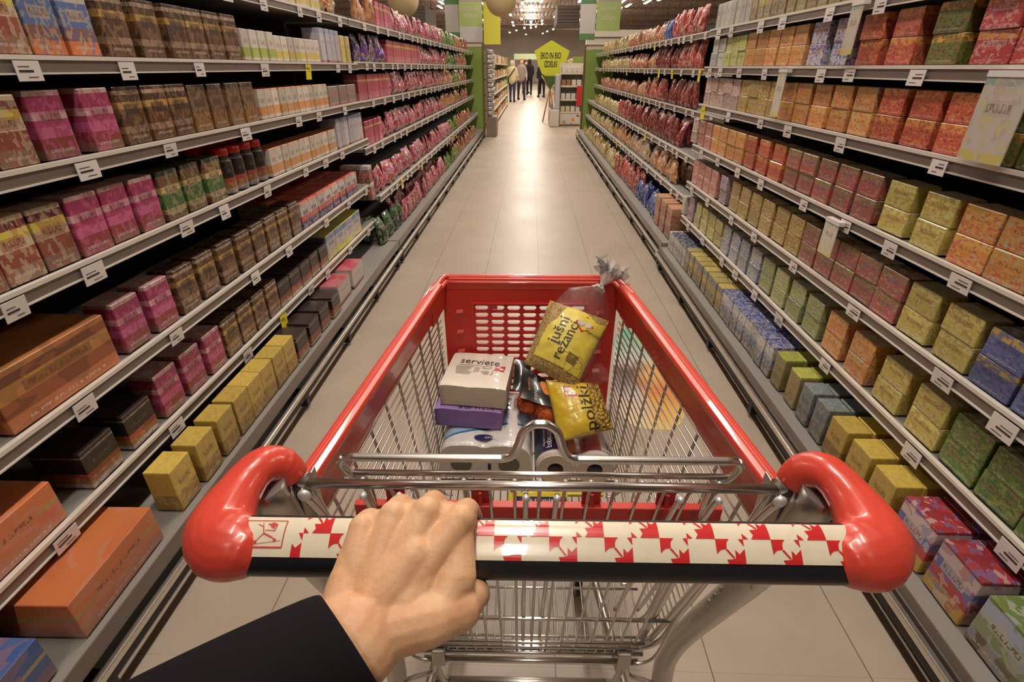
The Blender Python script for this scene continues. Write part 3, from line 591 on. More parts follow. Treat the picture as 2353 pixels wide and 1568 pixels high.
# ---------------------------------------------------------------- the shopping trolley (local frame: origin on the floor under the handle)
CART = (.018, .28); CR = R(.8)
cart = thing('shopping_trolley', 'chrome wire shopping trolley with red plastic rim and leaf-patterned handle', 'shopping trolley', (CART[0], CART[1], 0), CR)
HZ, HW, HY = 1.04, .264, .018
e1 = Vector((0, .789, .614)); e2 = Vector((0, -.614, .789))
A_, B_ = .0245, .0175
def hp(x, t, off=0.0):      # handle surface point: along x, around t (0 = far upper edge, 180 = near lower edge)
    c, s_ = math.cos(t), math.sin(t)
    ex = 1.35
    cc = math.copysign(abs(c) ** (2 / 2.4), c); ss = math.copysign(abs(s_) ** (2 / 2.4), s_)
    n = (e1 * (cc / A_) + e2 * (ss / B_)).normalized()
    return Vector((x, HY, HZ)) + e1 * A_ * cc + e2 * B_ * ss + n * off
mb = MB(); nseg = 40
vs = [hp(x, 2 * math.pi * k / nseg) for x in (-HW, HW) for k in range(nseg)]
mb.add(vs, [(k, (k + 1) % nseg, nseg + (k + 1) % nseg, nseg + k) for k in range(nseg)], 0, True)
mb.add(vs[:nseg], [tuple(range(nseg))]); mb.add(vs[nseg:], [tuple(reversed(range(nseg)))])
handle = tag(mb.build('handle_bar', blackp, cart), 'black handle bar')
# arc-length table across the top of the handle (s = 0 at the near edge of the label, growing away)
T0, T1 = R(108), R(31)
tab = [(0.0, T0)]; M_ = 200
for i in range(1, M_ + 1):
    t = T0 + (T1 - T0) * i / M_
    tab.append((tab[-1][0] + (hp(0, t) - hp(0, tab[-1][1])).length, t))
LW = tab[-1][0]
def hs(x, s_, off=.0006):
    s_ = min(max(s_, 0), LW); i = min(range(len(tab)), key=lambda k: abs(tab[k][0] - s_))
    j = min(i + 1, M_) if tab[i][0] <= s_ else i; i = max(j - 1, 0)
    if j == i: j = i + 1
    f = (s_ - tab[i][0]) / max(1e-9, tab[j][0] - tab[i][0]); return hp(x, tab[i][1] + (tab[j][1] - tab[i][1]) * f, off)
mb = MB(); ns = 24
LX0, LX1 = -HW + .004, HW - .003
vs = [hs(x, LW * k / ns) for x in (LX0, LX1) for k in range(ns + 1)]
mb.add(vs, [(k, ns + 1 + k, ns + 2 + k, k + 1) for k in range(ns)], 0, True)
label = tag(mb.build('handle_label', cream, handle), 'cream label strip with red leaf checks')
def clip_poly(P, lo, hi):      # keep lo <= s <= hi
    for sg, lim in ((1, lo), (-1, -hi)):
        out = []
        for a, b in zip(P, P[1:] + P[:1]):
            ia, ib = sg * a[1] >= lim, sg * b[1] >= lim
            if ia: out.append(a)
            if ia != ib:
                t = (sg * lim - a[1]) / (b[1] - a[1]); out.append((a[0] + t * (b[0] - a[0]), sg * lim))
        P = out
        if not P: return P
    return P
def strips(mb, P, off=.0011, mi=0):
    n_ = 14
    for k in range(n_):
        Q = clip_poly(P, LW * k / n_, LW * (k + 1) / n_)
        if len(Q) >= 3: mb.add([hs(x, s_, off) for x, s_ in Q], [tuple(range(len(Q)))], mi)
TW_ = .0226; S0 = LW * .56
LEAF = [[(0,0),(.5,0),(.4,.1),(.37,.2),(.37,.33),(.18,.35),(.1,.4),(0,.5)], [(.33,.36),(.39,.33),(.62,.6),(.57,.64)],
        [(1,.32),(.8,.5),(1,1)], [(.8,.5),(.66,.36),(.65,.62),(1,1)], [(.65,.62),(.56,.66),(.33,.67),(.42,.85),(1,1)], [(.42,.85),(.31,1),(1,1)],
        [(0,.8),(.2,1),(0,1)], [(.83,0),(1,0),(1,.25)]]
mb = MB()
x = LX1 - .009
i = 1
while x > LX0 + .052 - TW_:
    for P in LEAF:
        Q0 = [(x + u * TW_, v) for u, v in P]
        xl = lambda Q: [(min(max(a, LX0 + .052), LX1), b) for a, b in Q]
        if i % 2 == 0: Q = [(a, S0 - v * TW_) for a, v in Q0]              # lower row, cut by the near edge
        else: Q = [(a, S0 + TW_ - v * TW_) for a, v in Q0]                 # upper row, cut by the far edge
        strips(mb, xl(Q))
    x -= TW_; i += 1
mb.build('leaf_pattern', leafred, label)
# pictogram: no climbing on the trolley
mb = MB(); px0, px1, p0_, p1_ = LX0 + .010, LX0 + .044, LW * .22, LW * .86; q = .0009
def line(mb, a, b, wd, mi=0):
    d = Vector((b[0] - a[0], b[1] - a[1])).normalized(); n_ = Vector((-d.y, d.x)) * wd / 2
    strips(mb, [(a[0] + n_.x, a[1] + n_.y), (b[0] + n_.x, b[1] + n_.y), (b[0] - n_.x, b[1] - n_.y), (a[0] - n_.x, a[1] - n_.y)], .0012, mi)
for a, b, w_ in (((px0, p0_), (px1, p0_), .0014), ((px0, p1_), (px1, p1_), .0007), ((px0, p0_), (px0, p1_), .0006), ((px1, p0_), (px1, p1_), .0009)): line(mb, a, b, w_)
def pq(u, v): return (px0 + u * (px1 - px0), p0_ + v * (p1_ - p0_))
for a, b, w_ in (((.3,.85),(.45,.75),.0007), ((.45,.75),(.5,.5),.0009), ((.5,.5),(.72,.36),.0013), ((.5,.5),(.35,.22),.0006), ((.72,.36),(.78,.3),.0008), ((.45,.75),(.42,.9),.0006),
                 ((.05,.05),(.95,.25),.0004), ((.52,.62),(.75,.6),.0006), ((.75,.6),(.78,.85),.0008), ((.55,.85),(.78,.85),.0012), ((.62,.8),(.72,.7),.0012)): line(mb, pq(*a), pq(*b), w_)
for u, v, r_ in ((.33, .18, .0014), (.8, .26, .0014), (.68, .82, .0022)):
    c0 = pq(u, v); strips(mb, [(c0[0] + r_ * math.cos(k * math.pi / 5), c0[1] + r_ * math.sin(k * math.pi / 5)) for k in range(10)], .0013)
mb.build('warning_pictogram', pink_line, label)

def mx(pts, s): return [(s * p[0], p[1], p[2]) for p in pts]
for s in (-1, 1):
    mb = MB()
    mb.tube(mx([(.248, .017, HZ - .001), (.259, .017, HZ), (.273, .019, HZ + .001), (.282, .031, HZ + .004), (.283, .050, HZ + .009), (.2805, .068, HZ + .014), (.276, .084, HZ + .018), (.269, .097, HZ + .019), (.259, .106, HZ + .010), (.252, .108, HZ - .008)], s),
            [.0205, .0255, .0275, .0265, .0225, .0185, .0168, .0165, .0165, .015], 18, up=(0, -.614, .789), flat=1.12, smooth_path=3)
    mb.capsule((s * .257, .016, HZ - .001), (s * .275, .024, HZ + .001), .0258, .0262)
    o = mb.build('end_cap', red, cart); remesh(o, .0016, 8, .6)
    # bar-end collar and black spacer
    mb = MB(); mb.tube(mx([(.262, .112, 1.03), (.236, .106, 1.03)], s), .0085, 10); mb.build('bar_collar', steel, cart)
    mb = MB(); mb.tube(mx([(.2475, .106, 1.03), (.2445, .106, 1.03)], s), .0105, 12); mb.build('spacer_ring', blackp, cart)
    # flat oval frame tube down to the chassis
    mb = MB()
    mb.tube(mx([(.268, .085, 1.045), (.264, .12, .9), (.2585, .17, .76), (.254, .222, .62), (.252, .262, .50), (.25, .272, .42), (.25, .255, .33), (.25, .205, .22), (.248, .18, .155)], s), .0185, 16, up=(1, 0, 0), flat=1.0, smooth_path=4)
    leg = mb.build('frame_tube', steel, cart)
    mb = MB()
    for k in range(12):
        f = k / 12; y = .135 + f * .10; z = .86 - f * .30
        mb.tube(mx([(.2415 - f*.003 , y, z), (.2405 - f*.003, y + .006, z - .004), (.2405 - f*.003, y + .004, z - .012)], s), .0013, 5)
    mb.build('stamped_marks', chrome, leg)
    mb = MB(); mb.tube(mx([(.268, .118, 1.02), (.262, .15, .92), (.256, .19, .82)], s), .0075, 8, smooth_path=3); mb.build('side_strut', steel, cart)
    mb = MB(); mb.box((s*.252 - .0012, .112, .86), (s*.252 + .0012, .155, 1.006)); o = mb.build('side_plate', steel, cart); add_bevel(o, .001)

# rear rail, hanging flap wires
mb = MB(); mb.tube([(-.247, .106, 1.0265), (.247, .106, 1.0265)], .0051, 12); mb.build('rear_rail', chrome, cart)
FX = [-.178, -.142, -.0145, .0165, .139, .177]
for xx in FX:
    mb = MB(); k = .93 if abs(xx) > .1 else .9
    zz = .575 if abs(xx) < .05 else .70; yy = .106 + (1.03 - zz) * .27
    pts = [(xx, .0965, 1.022), (xx * .995, .112, .98), (xx * k + (0), yy - .012, zz + .06), (xx * k * .93, yy, zz)]
    mb.tube(pts, .0029, 8, smooth_path=3); mb.build('flap_wire', chrome, cart)
    mb = MB(); mb.ball((xx, .0955, 1.0205), .0041, seg=8, rings=6); mb.build('wire_end', weld, cart)
for s in (-1, 1):
    mb = MB(); mb.tube([(s*.238, .0965, 1.02), (s*.232, .118, .96), (s*.215, .165, .80), (s*.19, .215, .60), (s*.18, .225, .585)], .0045, 8, smooth_path=3); mb.build('flap_wire', chrome, cart)
    mb = MB(); mb.ball((s*.238, .096, 1.0195), .0072, seg=12, rings=8, sy=.6); mb.build('wire_end', weld, cart)

# gate with the hump
gate_pts = []
GY = .140
mb = MB()
top = [(-.19, GY + .004, .985), (-.206, GY, 1.008), (-.2145, GY, 1.022), (-.2095, GY, 1.0315), (-.198, GY, 1.032), (-.06, GY, 1.032), (-.038, GY, 1.0325), (-.0275, GY, 1.039), (-.0225, GY, 1.052), (-.0175, GY, 1.0685), (-.0075, GY, 1.0775), (.0, GY, 1.0785), (.0075, GY, 1.0775), (.0175, GY, 1.0685), (.0225, GY, 1.052), (.0275, GY, 1.039), (.038, GY, 1.0325), (.06, GY, 1.032), (.198, GY, 1.032), (.2095, GY, 1.0315), (.2145, GY, 1.022), (.206, GY, 1.008), (.19, GY + .004, .985)]
top = [(-.176, .215, .60), (-.19, .165, .85)] + top + [(.19, .165, .85), (.176, .215, .60)]
mb.tube(top, .0046, 12, smooth_path=4); mb.build('gate_frame', chrome, cart)
mb = MB(); mb.tube([(-.202, GY, 1.0105), (.202, GY, 1.0105)], .0034, 10); mb.build('gate_crossbar', chrome, cart)
NG = 15
for k in range(NG):
    u = -1 + 2 * k / (NG - 1); xt, xb = u * .192 + .001, u * .158
    pts = [(xt, GY - .007, 1.0085), (xt, GY - .004, .99), (xt * .985, GY + .004, .96), (xb + (xt - xb) * .15, .196, .64), (xb, .2075, .582), (xb, .213, .576)]
    mb = MB(); mb.tube(pts, .0021, 6, smooth_path=2); mb.build('gate_wire', zinc, cart)
    mb = MB(); mb.ball((xt, GY - .0065, 1.0065), .0032, seg=8, rings=6); mb.build('wire_end', weld, cart)
for (yy, zz, hw, rr) in ((.196, .68, .203, .0032), (.205, .608, .176, .0032), (.209, .590, .170, .0036), (.209, .574, .178, .0036)):
    mb = MB(); mb.tube([(-hw, yy - .004, zz), (hw, yy - .004, zz)], rr, 8); mb.build('gate_crossbar', chrome, cart)
mb = MB(); mb.tube([(-.172, .203, .556), (.172, .203, .556)], .0052, 10); mb.build('hinge_rod', chrome, cart)
for s in (-1, 1):
    mb = MB(); mb.box((s*.148 - .011, .195, .546), (s*.148 + .011, .215, .586)); add_bevel(mb.build('hinge_clip', steel, cart), .003)
    mb = MB(); mb.tube(mx([(.155, .203, .555), (.157, .203, .535), (.163, .20, .522), (.190, .195, .517), (.205, .19, .51), (.215, .19, .48), (.238, .21, .41)], s), .0042, 8, smooth_path=3); mb.build('support_wire', chrome, cart)

# red child seat board behind the gate
mb = MB(); 
mb.box((-.214, .1505, .915), (.214, .160, .9505)); mb.box((-.190, .1475, .932), (.188, .1585, .953))
for xx in (-.165, -.066, .062, .148):
    mb.box((xx - .011, .155, .952), (xx + .011, .159, .974)); mb.box((xx - .0025, .149, .952), (xx + .0025, .157, .972)); mb.box((xx - .012, .152, .972), (xx + .012, .161, .977))
o = mb.build('child_seat_board', redm, cart, bevel=.0015)

# basket: taper from the rear opening to the red front
YR, YF = .168, .775
def hwt(y): return .262 + (y - YR) / (YF - YR) * (.196 - .262)      # half width under the rim
def hwb(y): return .190 + (y - YR) / (YF - YR) * (.1945 - .190)      # half width at the floor
def zb(y): return .578 + (y - YR) / (YF - YR) * .03
ZR = .982
for s in (-1, 1):
    # rim: deep red channel
    mb = MB()
    prof = [(-.004, .0), (-.002, .006), (.006, .0085), (.010, .0065), (.013, .009), (.018, .008), (.020, .002), (.017, -.004), (.0135, -.050), (.0105, -.058), (.006, -.058), (.003, -.03), (-.001, -.008)]
    ys = [.150 + (YF - .150 - .03) * k / 12 for k in range(13)]
    vs = []
    for y in ys:
        k = 1.15 if y < .3 else 1
        for a, b in prof: vs.append((s * (hwt(y) - .006 + a), y, ZR + (b * k if b < -.02 else b)))
    npf = len(prof)
    fs = [(i*npf+k, i*npf+(k+1)%npf, (i+1)*npf+(k+1)%npf, (i+1)*npf+k) for i in range(12) for k in range(npf)]
    if s < 0: fs = [tuple(reversed(f)) for f in fs]
    fs += [tuple(range(npf)), tuple(12*npf + k for k in reversed(range(npf)))]
    mb.add(vs, fs); tag(mb.build('side_rim', red, cart, bevel=.001), 'red plastic side rim')
    # upright wires (thick) and long thin wires
    for k in range(9):
        y = .20 + (YF - .04 - .20) * k / 8.0; yb = y - .012
        pts = [(s*(hwt(y) + .0065), y, ZR - .04), (s*(hwt(y)*.35 + hwb(y)*.65), y - .008, .70), (s*(hwb(y) + .004), yb, zb(y) + .03), (s*(hwb(y) - .01), yb, zb(y) + .004), (s*(hwb(y) - .03), yb, zb(y) - .002)]
        mb = MB(); mb.tube(pts, .0024, 7, smooth_path=3); mb.build('side_upright_wire', zinc, cart)
    for k in range(21):
        z = .925 - k * .0162
        def xw(y):
            f = (z - zb(y)) / (ZR - zb(y)); f = max(f, 0)
            return hwb(y) + (hwt(y) - hwb(y)) * f + .003
        y0 = .135 + (1.0 - z) * .20
        mb = MB(); mb.tube([(s*xw(y0), y0, z), (s*xw(.5), .5, z + .002), (s*(xw(YF - .02)), YF - .02, z + .004)], .0013, 5); mb.build('side_long_wire', zinc, cart)
    # curved rear edge wire of the basket side
    mb = MB(); mb.tube(mx([(.249, .13, 1.0), (.240, .15, .90), (.226, .175, .78), (.212, .195, .68), (.203, .203, .62), (.188, .208, .592), (.165, .211, .580), (.12, .212, .576), (0, .212, .576)], s), .0042, 8, smooth_path=4); mb.build('basket_edge_wire', chrome, cart)
for k in range(25):
    u = -1 + 2 * k / 24
    mb = MB(); mb.tube([(u * .178, .205, .577), (u * .182, .5, .589), (u * .186, YF - .015, .606)], .0014, 5); mb.build('floor_wire', zinc, cart)
for k in range(7):
    y = .23 + k * .085
    mb = MB(); mb.tube([(-hwb(y), y, zb(y) - .004), (hwb(y), y, zb(y) - .004)], .0024, 6); mb.build('floor_cross_wire', zinc, cart)

# red front panel with slots
mb = MB()
PX0, PX1 = -.128, .128; PZ0, PZ1 = .665, .926
def fy(z): return YF - .012 + (z - .6) * .05       # panel leans slightly outward
def slab(x0, x1, z0, z1, th=.004, dy=0.0):
    vs = [(x, fy(z) + dy + o, z) for x, z in ((x0, z0), (x1, z0), (x1, z1), (x0, z1)) for o in (0, th)]
    mb.add(vs, [(0,2,4,6), (7,5,3,1), (0,1,3,2), (2,3,5,4), (4,5,7,6), (6,7,1,0)])
def wx(z): return .1925 + (z - .6) * (.197 - .1925) / .38
zs = [.60, PZ0, PZ1, .975]
for (za, zb_) in ((.60, PZ0), (PZ1, .975)):
    vs = [(sx * wx(z), fy(z) + o, z) for z in (za, zb_) for sx in (-1, 1) for o in (0, .004)]
    mb.add(vs, [(0,2,6,4), (1,5,7,3), (0,4,5,1), (2,3,7,6), (4,6,7,5), (0,1,3,2)])
for sx in (-1, 1):
    vs = [(sx * xx, fy(z) + o, z) for z in (PZ0, PZ1) for xx in (.128, wx(z)) for o in (0, .004)]
    mb.add(vs, [(0,2,6,4), (1,5,7,3), (0,4,5,1), (2,3,7,6), (4,6,7,5), (0,1,3,2)])
# grid: each cell is a ring around a rounded slot
NC_, NR_ = 7, 15; cw, chh = (PX1 - PX0) / NC_, (PZ1 - PZ0) / NR_
def cell(cx_, cz_):
    sw, sh = .0305, .0098; n = 6; inner = []
    for (ax, st) in ((1, -90), (-1, 90)):
        for k in range(n + 1):
            a = R(st + 180 * k / n); inner.append((cx_ + ax * (sw - sh) / 2 + sh / 2 * math.cos(a), cz_ + sh / 2 * math.sin(a)))
    outer = []
    for (ix, iz) in inner:
        dx, dz = ix - cx_, iz - cz_; k = min(cw / 2 / max(abs(dx), 1e-6), chh / 2 / max(abs(dz), 1e-6)); outer.append((cx_ + dx * k, cz_ + dz * k))
    # snap nearest outer points to the cell corners
    for (qx, qz) in ((1, 1), (1, -1), (-1, 1), (-1, -1)):
        c0 = (cx_ + qx * cw / 2, cz_ + qz * chh / 2); j = min(range(len(outer)), key=lambda i: (outer[i][0] - c0[0]) ** 2 + (outer[i][1] - c0[1]) ** 2); outer[j] = c0
    m_ = len(inner); th = .006
    vs = [(x, fy(z) + o, z) for P in (inner, outer) for o in (0, th) for x, z in P]
    fs = []
    for i in range(m_):
        j = (i + 1) % m_
        fs += [(i, j, 2*m_ + j, 2*m_ + i), (m_ + j, m_ + i, 3*m_ + i, 3*m_ + j), (j, i, m_ + i, m_ + j)]
    mb.add(vs, fs)
for i in range(NC_):
    for j in range(NR_): cell(PX0 + (i + .5) * cw, PZ0 + (j + .5) * chh)
slab(PX0 - .004, PX1 + .004, PZ1, PZ1 + .004, .004, -.004); slab(PX0 - .004, PX0, PZ0, PZ1, .004, -.004); slab(PX1, PX1 + .004, PZ0, PZ1, .004, -.004)
slab(-.091, -.074, PZ1 - .011, PZ1, .003, -.003)
for sx in (-1, 1):
    for k in range(5):
        z = .90 - k * .05
        vs = [(sx * .160 + (-.008), fy(z) - .0, z + .012), (sx * .160 + .008, fy(z), z + .014), (sx * .160 + .008, fy(z) - .006, z + .008), (sx * .160 - .008, fy(z) - .006, z + .006), (sx * .160 - .007, fy(z), z - .015), (sx * .160 + .007, fy(z), z - .013)]
        mb.add(vs, [(0, 1, 2, 3), (3, 2, 5, 4), (0, 3, 4), (1, 5, 2)])
panel = tag(mb.build('front_panel', redm, cart), 'red slotted front panel')
# front rim: rounded channel that joins the side rims
mb = MB(); yF = fy(.97)
def rimpath(o, zz, fw):
    return [(-hwt(YF - .09) - o, YF - .075, zz), (-.197 - o, YF - .035, zz), (-.190 - o * .8, yF + fw * .55, zz), (-.176 - o * .3, yF + fw, zz), (-.1, yF + fw, zz), (.1, yF + fw, zz), (.176 + o * .3, yF + fw, zz), (.190 + o * .8, yF + fw * .55, zz), (.197 + o, YF - .035, zz), (hwt(YF - .09) + o, YF - .075, zz)]
mb.tube(rimpath(.006, ZR + .002, .018), .0068, 10, smooth_path=3)
mb.tube(rimpath(-.001, ZR - .006, .004), .0058, 10, smooth_path=3)
mb.box((-.182, yF + .003, ZR - .014), (.182, yF + .022, ZR + .003)); mb.box((-.192, yF - .001, ZR - .020), (.192, yF + .009, ZR - .008))
for sx in (-1, 1):
    P = [(sx*.192, yF + .004), (sx*.197, yF - .02), (sx*.206, YF - .10)]
    for (a, b) in zip(P, P[1:]):
        vs = [(x + o, y, z) for x, y in (a, b) for o in (-.002, .003) for z in (ZR - .062, ZR - .002)]
        mb.add(vs, [(0,1,5,4), (2,6,7,3), (0,4,6,2), (1,3,7,5), (0,2,3,1), (4,5,7,6)])
tag(mb.build('front_rim', red, cart, bevel=.0008), 'red front rim')

# chassis and casters
for s in (-1, 1):
    mb = MB(); mb.tube(mx([(.246, .20, .19), (.215, .34, .205), (.19, .55, .20), (.17, .70, .19), (.155, .76, .17)], s), .011, 10, smooth_path=4); mb.build('chassis_tube', steel, cart)
    mb = MB(); mb.tube(mx([(.155, .215, .56), (.165, .25, .46), (.172, .30, .32), (.178, .36, .205)], s), .006, 8, smooth_path=4); mb.build('basket_strut', steel, cart)
    mb = MB(); mb.tube(mx([(.15, .60, .60), (.152, .66, .45), (.155, .72, .25), (.156, .74, .2)], s), .009, 8, smooth_path=4); mb.build('basket_strut', steel, cart)
    for (x, y) in ((.246, .19), (.156, .755)):
        mb = MB(); mb.box((s*x - .018, y - .022, .10), (s*x - .014, y + .022, .17)); mb.box((s*x + .014, y - .022, .10), (s*x + .018, y + .022, .17)); mb.box((s*x - .018, y - .022, .165), (s*x + .018, y + .022, .17)); mb.box((s*x - .016, y - .03, .045), (s*x - .013, y + .0, .12)); mb.box((s*x + .013, y - .03, .045), (s*x + .016, y + .0, .12))
        cs = mb.build('caster', steel, cart)
        mb = MB(); M = Matrix.Translation((s*x, y - .018, .0505)) @ Matrix.Rotation(R(90), 4, 'Y')
        w0 = MB().lathe([(0, -.011), (.035, -.012), (.048, -.009), (.05, 0), (.048, .009), (.035, .012), (0, .011)], 20)
        mb.add([M @ Vector(p) for p in w0.v], w0.f, 0, True); mb.build('wheel', blackp, cs)
for hw, y in ((.17, .70), (.21, .36)): MB().tube([(-hw, y, .2), (hw, y, .2)], .009, 8).build('chassis_crossbar', steel, cart)
mb = MB(); mb.box((-.035 - .006, .60, .51), (-.035 + .006, .625, .575)); mb.build('black_catch', blackp, cart, bevel=.002)

# ---------------------------------------------------------------- goods in the trolley
FL_Z = .6082
def roll(parent, x, y0, y1, z, r, hole, m_side, m_end, name='paper_roll', lab=None):
    mb = MB(); n = 28; rings = [(r, y1), (r, y0 + .006), (r - .004, y0), (hole, y0 + .001), (hole, y0 + .04)]
    vs = [(x + rr * math.cos(2*math.pi*k/n), y, z + rr * math.sin(2*math.pi*k/n)) for rr, y in rings for k in range(n)]
    for i in range(len(rings) - 1):
        mb.add([], [])
    b = len(mb.v); mb.v += vs
    for i in range(len(rings) - 1):
        for k in range(n):
            mb.f.append((b+i*n+k, b+i*n+(k+1)%n, b+(i+1)*n+(k+1)%n, b+(i+1)*n+k)); mb.m.append(0 if i == 0 else (1 if i < 3 else 2)); mb.sm.append(i == 0)
    mb.f.append(tuple(b + 4*n + k for k in reversed(range(n)))); mb.m.append(2); mb.sm.append(False)
    o = mb.build(name, [m_side, m_end, corem], parent)
    if lab: tag(o, lab)
    return o
corem = mat('cardboard_core_dark', C(118, 110, 98), .9)
paper_end = mat('paper_roll_end', C(216, 202, 186), .9)
_c = coords(paper_end); _n = noisen(paper_end, _c, 90, 3); bump(paper_end, _n, .5, .002)
paper_side = noisy(mat('paper_white', C(226, 220, 212), .8), C(230, 224, 216), 40, .06)

tp_m = mat('blue_white_printed_film', C(230, 226, 222), .25, coat=.7)
_c = coords(tp_m); _s = N(tp_m, 'ShaderNodeSeparateXYZ'); L(tp_m, _c, _s.inputs[0])
# curve between blue and white: depends on position on the pack itself (object space)
_cur = mathn(tp_m, 'SUBTRACT', _s.outputs[1], mathn(tp_m, 'MINIMUM', mathn(tp_m, 'ADD', mathn(tp_m, 'MULTIPLY', _s.outputs[0], .34), .066), .082))
_blue = mathn(tp_m, 'GREATER_THAN', _cur, 0.0); _ln = mathn(tp_m, 'LESS_THAN', mathn(tp_m, 'ABSOLUTE', _cur), .0035)
_dots = N(tp_m, 'ShaderNodeTexVoronoi'); _dots.inputs['Scale'].default_value = 42; _dots.inputs['Randomness'].default_value = .15; L(tp_m, _c, _dots.inputs['Vector'])
_bs = mixc(tp_m, mathn(tp_m, 'MULTIPLY', mathn(tp_m, 'LESS_THAN', _dots.outputs['Distance'], .28), .35), C(232, 228, 224), C(190, 200, 214))
_bl = ramp(tp_m, noisen(tp_m, _c, 14, 3), [(.35, C(146, 176, 206)), (.65, C(180, 204, 224))], 'LINEAR')
_bs = mixc(tp_m, _blue, _bs, _bl); _bs = mixc(tp_m, _ln, _bs, C(70, 120, 166))
_band = mathn(tp_m, 'MULTIPLY', mathn(tp_m, 'GREATER_THAN', _s.outputs[0], .045), mathn(tp_m, 'LESS_THAN', _s.outputs[0], .066))
_bs = mixc(tp_m, _band, _bs, C(226, 218, 212)); L(tp_m, _bs, bsdf(tp_m).inputs['Base Color'])
bump(tp_m, noisen(tp_m, _c, 24, 3, .6), .5, .01)
TPC = (-.083, .93)
tp = thing('toilet_paper_pack', 'blue and white film pack of toilet paper rolls on the trolley floor', 'toilet paper', (TPC[0], TPC[1] - .11, FL_Z), R(-.5))
mb = MB(); nx = 28
def tpprof(k):      # rounded top over two rolls
    u = -1 + 2 * k / nx; x = u * .102
    e = max(0, 1 - abs(u) ** 7) ** .35
    return x, .014 + e * (.088 - .006 * math.exp(-(u / .14) ** 2))
vs, nyr = [], 10
for j in range(nyr + 1):
    y = .004 + .208 * j / nyr; s_ = 1 - .06 * max(0, (j / nyr - .85) / .15)
    for k in range(nx + 1):
        x, z = tpprof(k); vs.append((x, y, z * s_ + .0015 * noise.noise(Vector((x * 40, y * 40, 3)))))
mb.add(vs, [(j*(nx+1)+k, j*(nx+1)+k+1, (j+1)*(nx+1)+k+1, (j+1)*(nx+1)+k) for j in range(nyr) for k in range(nx)], 0, True)
for j in (0, nyr):
    b = j * (nx + 1); f = tuple([b + k for k in range(nx + 1)]); mb.f.append(f if j else tuple(reversed(f))); mb.m.append(1 if j == 0 else 0); mb.sm.append(False)
mb.build('printed_wrapper', [tp_m, mat('roll_front_paper', C(222, 212, 200), .6, coat=.4)], tp)
for sx in (-1, 1):
    mb = MB(); n = 24
    mb.add([(sx * .0505 + .0205 * math.cos(2*math.pi*k/n), .003, .053 + .0205 * math.sin(2*math.pi*k/n)) for k in range(n)], [tuple(range(n))]); 
    mb.add([(sx * .0505 + r_ * math.cos(2*math.pi*k/n), y_, .053 + r_ * math.sin(2*math.pi*k/n)) for r_, y_ in ((.0205, .003), (.0225, .0025)) for k in range(n)], [(k, n+k, n+(k+1)%n, (k+1)%n) for k in range(n)])
    mb.build('roll_core', corem, tp)
MB().box((.006, .0015, .040), (.0125, .003, .056)).build('seal_mark', ink, tp)
mb = MB()
navy = mat('navy_print', C(44, 46, 96), .3, coat=.4)
n = 24; ztop = .1035
mb.add([(-.004 + .020 * math.cos(2*math.pi*k/n), .030 + .0095 * math.sin(2*math.pi*k/n), ztop + .0006) for k in range(n)], [tuple(range(n))])
put_text(mb, 'oma', .013, lambda x, y: Vector((x, y, ztop + .0012)), (-.002, .0255), 0, 1)
mb.build('brand_oval', [navy, paper_side], tp)

# napkins
def napkin(name, label, cat, loc, rz, size, h, m_top, m_side, writing):
    t = thing(name, label, cat, loc, rz); rnd = random.Random(h * 1000)
    n = 12; mb = MB(); hs_ = size / 2
    def top(u, v): return h - .0022 * (abs(u) ** 6 + abs(v) ** 6) - .003 * math.exp(-((u + .08) / .10) ** 2) * (v < 0) * abs(v) + .0016 * noise.noise(Vector((u * 2, v * 2, h * 90)))
    P = lambda u, v: (u * hs_ * (1 - .01 * v), v * hs_)
    vs = [(*P(-1 + 2*i/n, -1 + 2*j/n), top(-1 + 2*i/n, -1 + 2*j/n)) for j in range(n+1) for i in range(n+1)]
    mb.add(vs, [(j*(n+1)+i, j*(n+1)+i+1, (j+1)*(n+1)+i+1, (j+1)*(n+1)+i) for j in range(n) for i in range(n)], 0, True)
    ring = [(-1 + 2*i/n, -1) for i in range(n)] + [(1, -1 + 2*i/n) for i in range(n)] + [(1 - 2*i/n, 1) for i in range(n)] + [(-1, 1 - 2*i/n) for i in range(n)]
    lv = 5; vs = []
    for q in range(lv + 1):
        f = q / lv
        for (u, v) in ring:
            x, y = P(u, v); bul = 1 + .014 * math.sin(math.pi * f); zz = .0005 + (top(u, v) - .0005) * f; vs.append((x * bul, y * bul, zz))
    m_ = len(ring)
    mb.add(vs, [(q*m_+k, q*m_+(k+1)%m_, (q+1)*m_+(k+1)%m_, (q+1)*m_+k) for q in range(lv) for k in range(m_)], 1, True)
    mb.build('napkin_stack', [m_top, m_side], t)
    surf = lambda x, y: Vector((x, y, top(x / hs_, y / hs_) + .0009))
    writing(t, surf); return t
def side_layers(name, col):
    m = mat(name, col, .6, coat=.3); c_ = coords(m); mp = N(m, 'ShaderNodeMapping'); mp.inputs['Scale'].default_value = (4, 4, 160); L(m, c_, mp.inputs[0])
    bump(m, noisen(m, mp.outputs[0], 3, 3, .6), .5, .003); return m
